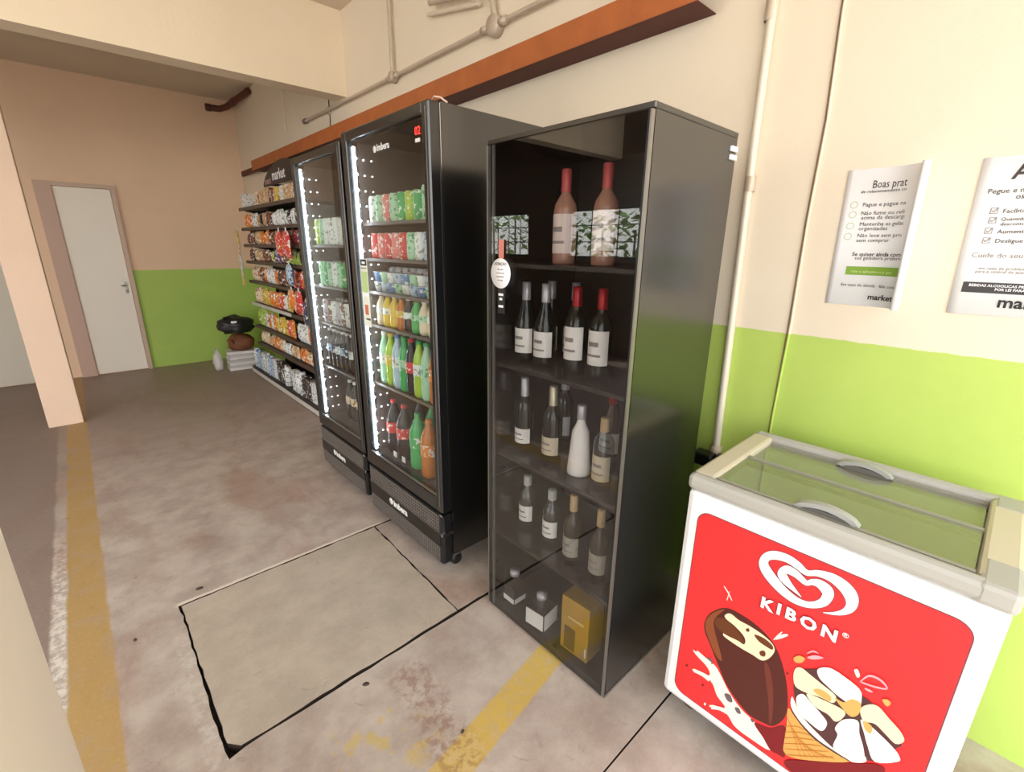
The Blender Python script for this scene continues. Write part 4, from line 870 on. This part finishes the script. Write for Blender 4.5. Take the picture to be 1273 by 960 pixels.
# ================================================================== SNACK SHELVING
GX, GXU, GB = 1.40, 1.51, 1.835
SHG = (1.885, 1.675, 1.50, 1.32, 1.10, .845, .575, .365); GBASE = .085
M_SHD = mat('shelf_brown_black', (44, 36, 33), .5); M_RAILW = mat('rail_white', (206, 200, 192), .5); M_RAILD = mat('rail_brown', (86, 68, 58), .5)
def gondola(y0, y1, label, rails):
    t = thing('shelving_unit', label, 'shelving', (GX, y0, 0), 'snack shelving units'); w_ = y1 - y0
    def b(name, m, x0, a, z0, x1, c, z1, bev=0, par=None): return MB().box(x0 - GX, a, z0, x1 - GX, c, z1, 0, bev).build(name, m, par or t)
    b('back_panel', mat('gondola_back', (92, 74, 62), .7), GB - .02, .012, .06, GB - .005, w_ - .012, 2.06)
    b('base_plinth', mat('plinth_grey', (96, 88, 80), .6), GX + .02, .004, 0, GB - .005, w_ - .004, .06)
    bs = b('base_shelf', M_SHD, GX + .006, .003, .06, GB - .02, w_ - .003, GBASE); b('price_rail', M_RAILW, GX, .004, .012, GX + .006, w_ - .004, .058, par=bs)
    for yy in (.0, w_ - .012): b('upright', M_SHD, GB - .05, yy, .085, GB - .005, yy + .012, 2.06)
    for i, z in enumerate(SHG):
        sh = b('shelf', M_SHD, GXU, .003, z - .018, GB - .02, w_ - .003, z); b('price_rail', M_RAILW if i in rails else M_RAILD, GXU - .005, .004, z - .030, GXU, w_ - .004, z + .004, par=sh)
        for yy in (.014, w_ - .022): MB().add([(GXU + .02 - GX, yy, z - .018), (GB - .05 - GX, yy, z - .018), (GB - .05 - GX, yy, z - .07), (GXU + .02 - GX, yy + .004, z - .018), (GB - .05 - GX, yy + .004, z - .018), (GB - .05 - GX, yy + .004, z - .07)], [(0, 1, 2), (3, 5, 4), (0, 3, 4, 1), (1, 4, 5, 2), (2, 5, 3, 0)]).build('bracket', M_SHD, sh)
gondola(4.86, 6.22, 'far snack shelving unit with white rail, beside the heaped bags', (5, ))
gondola(3.50, 4.855, 'near snack shelving unit half hidden behind the farther fridge', ())
# header sign
hs = thing('header_sign', 'black arched shelf header sign with white market lettering', 'sign', (1.60, 4.0, 2.062))
def hx(a, b, t_): return (t_, a, b)
arch = [(.35, .0), (1.52, .0), (1.52, .03)] + [(.35 + 1.17 * (1 - i / 14), .03 + .17 * math.sin(math.pi * i / 14) ** .7) for i in range(1, 14)] + [(.35, .07)]
MB().prism(arch, hx, 0, .012).build('board', mat('sign_black', (26, 23, 24), .4), hs)
text('market', -.0015, 1.22, .04, .095, M_PAPER, hs, 'lettering', off=.02)
text('smart', -.0015, 1.46, .02, .06, mat('sign_grey', (190, 150, 150), .5), hs, 'lettering', off=.02)
for y in (.5, 1.3): MB().box(.012, y, 0, .22, y + .02, .02).build('support', M_SHD, hs)

# products: boxes, pouches, bottles - each one a thing of its own
def pouch_mesh(w_, h, d):
    m = MB(); nu, nv = 4, 5; vs = []
    for s in (-1, 1):
        for j in range(nv + 1):
            for i in range(nu + 1):
                u = i / nu * 2 - 1; v = j / nv * 2 - 1
                k = max(0, (1 - u * u)) ** .5 * max(0, (1 - v ** 4)) ** .5
                vs.append((s * d * k, u * w_ * (.5 - .03 * (1 - v * v)), (v + 1) / 2 * h))
    n = (nu + 1) * (nv + 1)
    fs = [(a * n + j * (nu + 1) + i, a * n + j * (nu + 1) + i + 1, a * n + (j + 1) * (nu + 1) + i + 1, a * n + (j + 1) * (nu + 1) + i) for a in (0, 1) for j in range(nv) for i in range(nu)]
    return m.add(vs, fs, 0, True)
def pack(kind, c, x, y, z, w_, h, d, label, group):
    q_ = tuple(round(v / .01) * .01 for v in (w_, h, d)); w_, h, d = q_
    if kind == 'box': fn = lambda: MB().box(-d, -w_ / 2, 0, d, w_ / 2, h, 0, .002)
    elif kind == 'jar': fn = lambda: MB().lathe([(.0005, 0), (w_ * .45, 0), (w_ * .46, h * .75), (w_ * .36, h * .85), (w_ * .36, h), (.0005, h)], 12)
    else: fn = lambda: pouch_mesh(w_, h, d)
    m = print_mat(c, 'pack', .4)
    def mk():
        me = fn().mesh(kind); me.materials.append(m); return me
    nm = {'box': 'snack_box', 'pouch': 'snack_pouch', 'jar': 'jar'}[kind]
    o = obj(nm, shared((kind, q_, c), mk), None, (x, y, z + .0008), random.uniform(-.06, .06))
    return tag(o, label, {'box': 'box', 'pouch': 'snack bag', 'jar': 'jar'}[kind], group)
ROWS = [  # top to bottom: kind, colours by stretch from far (left) to near (right)
 ('box', ['white', 'white', 'cream', 'tan', 'brown', 'yellow', 'tan', 'yellow', 'cream'], .13),
 ('pouch', ['orange', 'white', 'tan', 'brown', 'white', 'white', 'dark', 'silver', 'purple'], .135),
 ('pouch', ['brown', 'tan', 'orange', 'brown', 'brown', 'red', 'purple', 'brown'], .13),
 ('pouch', ['dark', 'tan', 'brown', 'purple', 'brown', 'lime', 'dark', 'tan'], .12),
 ('pouch', ['cream', 'brown', 'white', 'dark', 'brown', 'red', 'orange', 'tan'], .15),
 ('pouch', ['cream', 'yellow', 'orange', 'red', 'white', 'red', 'orange', 'navy'], .17),
 ('pouch', ['lime', 'white', 'orange', 'yellow', 'red', 'white', 'orange', 'tan'], .18),
 ('pouch', ['cream', 'tan', 'orange', 'white', 'tan', 'orange', 'cream', 'tan'], .13),
 ('box', ['pale blue', 'white', 'pale blue', 'dark', 'white', 'white', 'dark', 'white'], .20)]
NAMES = ('top', 'second', 'third', 'fourth', 'fifth', 'sixth', 'seventh', 'eighth', 'bottom')
for r, (kind, cols, h) in enumerate(ROWS):
    z = SHG[r] if r < 8 else GBASE; y = 6.17; xf = GXU if r < 8 else GX + .01; cnt = {}; YEND = 4.02
    while y > YEND:
        kd = kind
        if r == 8: kd = random.choice(['box', 'jar', 'box'])
        if r == 0 and random.random() < .25: kd = 'jar'
        w_ = random.uniform(.075, .105) if kd != 'jar' else .075
        if r == 8: w_ *= 1.2
        y -= w_ / 2 + .006
        if y - w_ / 2 < 4.88 and y + w_ / 2 > 4.84: y = 4.84 - w_ / 2
        s = min(.999, (6.17 - y) / 2.15); c = cols[int(s * len(cols))]
        if random.random() < .12: c = random.choice(cols)
        hh = h * random.uniform(.95, 1.14); d = .03 if kd != 'pouch' else .028
        k = (c, kd); cnt[k] = cnt.get(k, 0) + 1
        what = {'box': 'box', 'pouch': 'snack bag', 'jar': 'jar'}[kd]
        o = pack(kd, c, xf + .05, y, z, w_, hh, d, '', 'goods on the %s snack shelf' % NAMES[r]); o['_k'] = '%s %s' % (c, what); o['_n'] = cnt[k]; o['_r'] = r
        y -= w_ / 2
ALL = [o for o in C.objects if '_k' in o]
tot = {}
for o in ALL: tot[(o['_r'], o['_k'])] = max(tot.get((o['_r'], o['_k']), 0), o['_n'])
ORD2 = list(ORD) + ['eleventh', 'twelfth', 'thirteenth', 'fourteenth', 'fifteenth', 'sixteenth', 'seventeenth', 'eighteenth', 'nineteenth', 'twentieth']
for o in ALL:
    k, n, r = o['_k'], o['_n'], o['_r']; T = tot[(r, k)]
    o['label'] = ('only %s on the %s shelf of the snack shelving' % (k, NAMES[r])) if T == 1 else ('%s, %s of its kind from the left on the %s snack shelf' % (k, ORD2[n - 1], NAMES[r]))
    for a in ('_k', '_n', '_r'): del o[a]
# red bags hung in front, clip strip at the far end
def hang(name, label, y, z, c, w_, h, group, x=1.46):
    t = thing(name, label, 'snack bag', (x, y, z), group)
    m = print_mat(c, 'pack', .4); part('pouch', ('hp', w_, h), lambda: pouch_mesh(w_, h, .03), m, t)
    part('hang_tab', ('ht', w_, h), lambda: MB().box(-.002, -.012, h - .004, .002, .012, h + .03), M_PAPER, t)
hang('hanging_bag', 'large red bag hanging at the third shelf, left of the pair', 4.78, 1.40, 'red', .17, .22, 'red bags hung on the shelf rails')
hang('hanging_bag', 'large red bag hanging at the third shelf, right of the pair', 4.58, 1.38, 'red', .17, .24, 'red bags hung on the shelf rails')
hang('hanging_bag', 'pale blue bag hanging below the red pair', 4.60, 1.14, 'pale blue', .14, .19, 'bags hung on the shelf rails')
hang('hanging_bag', 'orange bag hanging lowest below the pale blue bag', 4.62, .92, 'orange', .16, .18, 'bags hung on the shelf rails')
hang('hanging_bag', 'red bag hanging lowest next to the farther fridge', 4.43, .90, 'red', .16, .20, 'bags hung on the shelf rails')
hang('hanging_bag', 'navy bag hanging low beside the farther fridge', 4.26, .80, 'navy', .15, .22, 'bags hung on the shelf rails')
cs = thing('clip_strip', 'hanging clip strip at the far end of the snack shelving', 'clip strip', (1.47, 6.245, 1.02))
MB().box(-.002, -.008, 0, .002, .008, .66).build('strip', M_WHITEPL, cs)
MB().box(-.002, -.008, .65, .10, .008, .655).build('hook', M_WHITEPL, cs)
for k, (z, c) in enumerate(((1.56, 'yellow'), (1.48, 'yellow'), (1.39, 'cream'), (1.30, 'white'), (1.21, 'white'), (1.12, 'cream'), (1.03, 'yellow'))):
    t = thing('seed_packet', '%s packet on the clip strip, number %s from the top' % (c, ORD[k]), 'snack bag', (1.452, 6.235, z), 'packets on the clip strip'); part('pouch', ('sp',), lambda: pouch_mesh(.10, .085, .010), print_mat(c, 'pack', .4), t)
# heap of bags and papers at the end of the shelving
def blob(sx, sy, sz, seed, amp=.18):
    bm = bmesh.new(); bmesh.ops.create_icosphere(bm, subdivisions=3, radius=1); rnd = random.Random(seed); ph = [rnd.uniform(0, 6.28) for _ in range(6)]
    for v in bm.verts:
        p = v.co; k = 1 + amp * (math.sin(5 * p.x + ph[0]) * math.sin(6 * p.y + ph[1]) + .6 * math.sin(9 * p.z + ph[2] + 4 * p.x) + .4 * math.sin(13 * p.y + ph[3] + 7 * p.z))
        v.co = Vector((p.x * sx * k, p.y * sy * k, max(-sz * .8, p.z * sz * k) + sz * .8))
    bm.verts.index_update(); m = MB().add([v.co[:] for v in bm.verts], [[v.index for v in f.verts] for f in bm.faces], 0, True); bm.free(); return m
stk = [6.50, 1.36]
for k in range(7):
    o = B(-.15, -.11, 0, .15, .11, .033, .006).build('paper_bundle', [mat('bundle_white', (226, 222, 216), .7), mat('bundle_grey', (196, 192, 190), .7)][k % 2], None, loc=(stk[1] + random.uniform(-.02, .02), stk[0] + random.uniform(-.02, .02), k * .034), rz=random.uniform(-.15, .15))
    tag(o, 'flat pale paper bundle, %s from the floor in the heap' % ORD[k], 'paper', 'paper bundles at the end of the shelving')
bb = thing('brown_bag', 'crumpled brown bag in the heap between papers and black bag', 'bag', (1.38, 6.48, .2395)); blob(.15, .13, .115, 3, .10).build('bag_body', mat('bag_brown', (124, 76, 48), .6, bump=.4, bscale=25), bb)
MB().tube([(-.10, -.10, .10), (-.14, -.14, .16), (-.10, -.12, .2)], .012, 6).build('bag_knot', MATS['bag_brown'], bb)
kb = thing('black_bag', 'dark crumpled bag lying on top of the heap by the green wall', 'bag', (1.35, 6.48, .456)); blob(.20, .15, .115, 8, .14).build('bag_body', mat('bag_black', (36, 35, 32), .45, bump=.5, bscale=25), kb)
MB().box(-.08, -.17, .14, -.02, -.15, .165, 0, .004).build('bag_tag', M_PAPER, kb)
MB().tube([(-.10, -.05, .17), (-.13, -.08, .20), (-.08, -.09, .21), (-.05, -.05, .17)], .014, 6).build('bag_handle', MATS['bag_black'], kb)
wb_ = thing('white_bag', 'small white plastic bag beside the paper bundles', 'bag', (1.115, 6.58, 0)); blob(.05, .06, .13, 5, .12).build('bag_body', mat('bag_white', (222, 218, 212), .5), wb_)
MB().tube([(0, 0, .20), (-.02, 0, .26), (.01, .02, .28), (.02, .01, .20)], .008, 6).build('bag_handle', MATS['bag_white'], wb_)
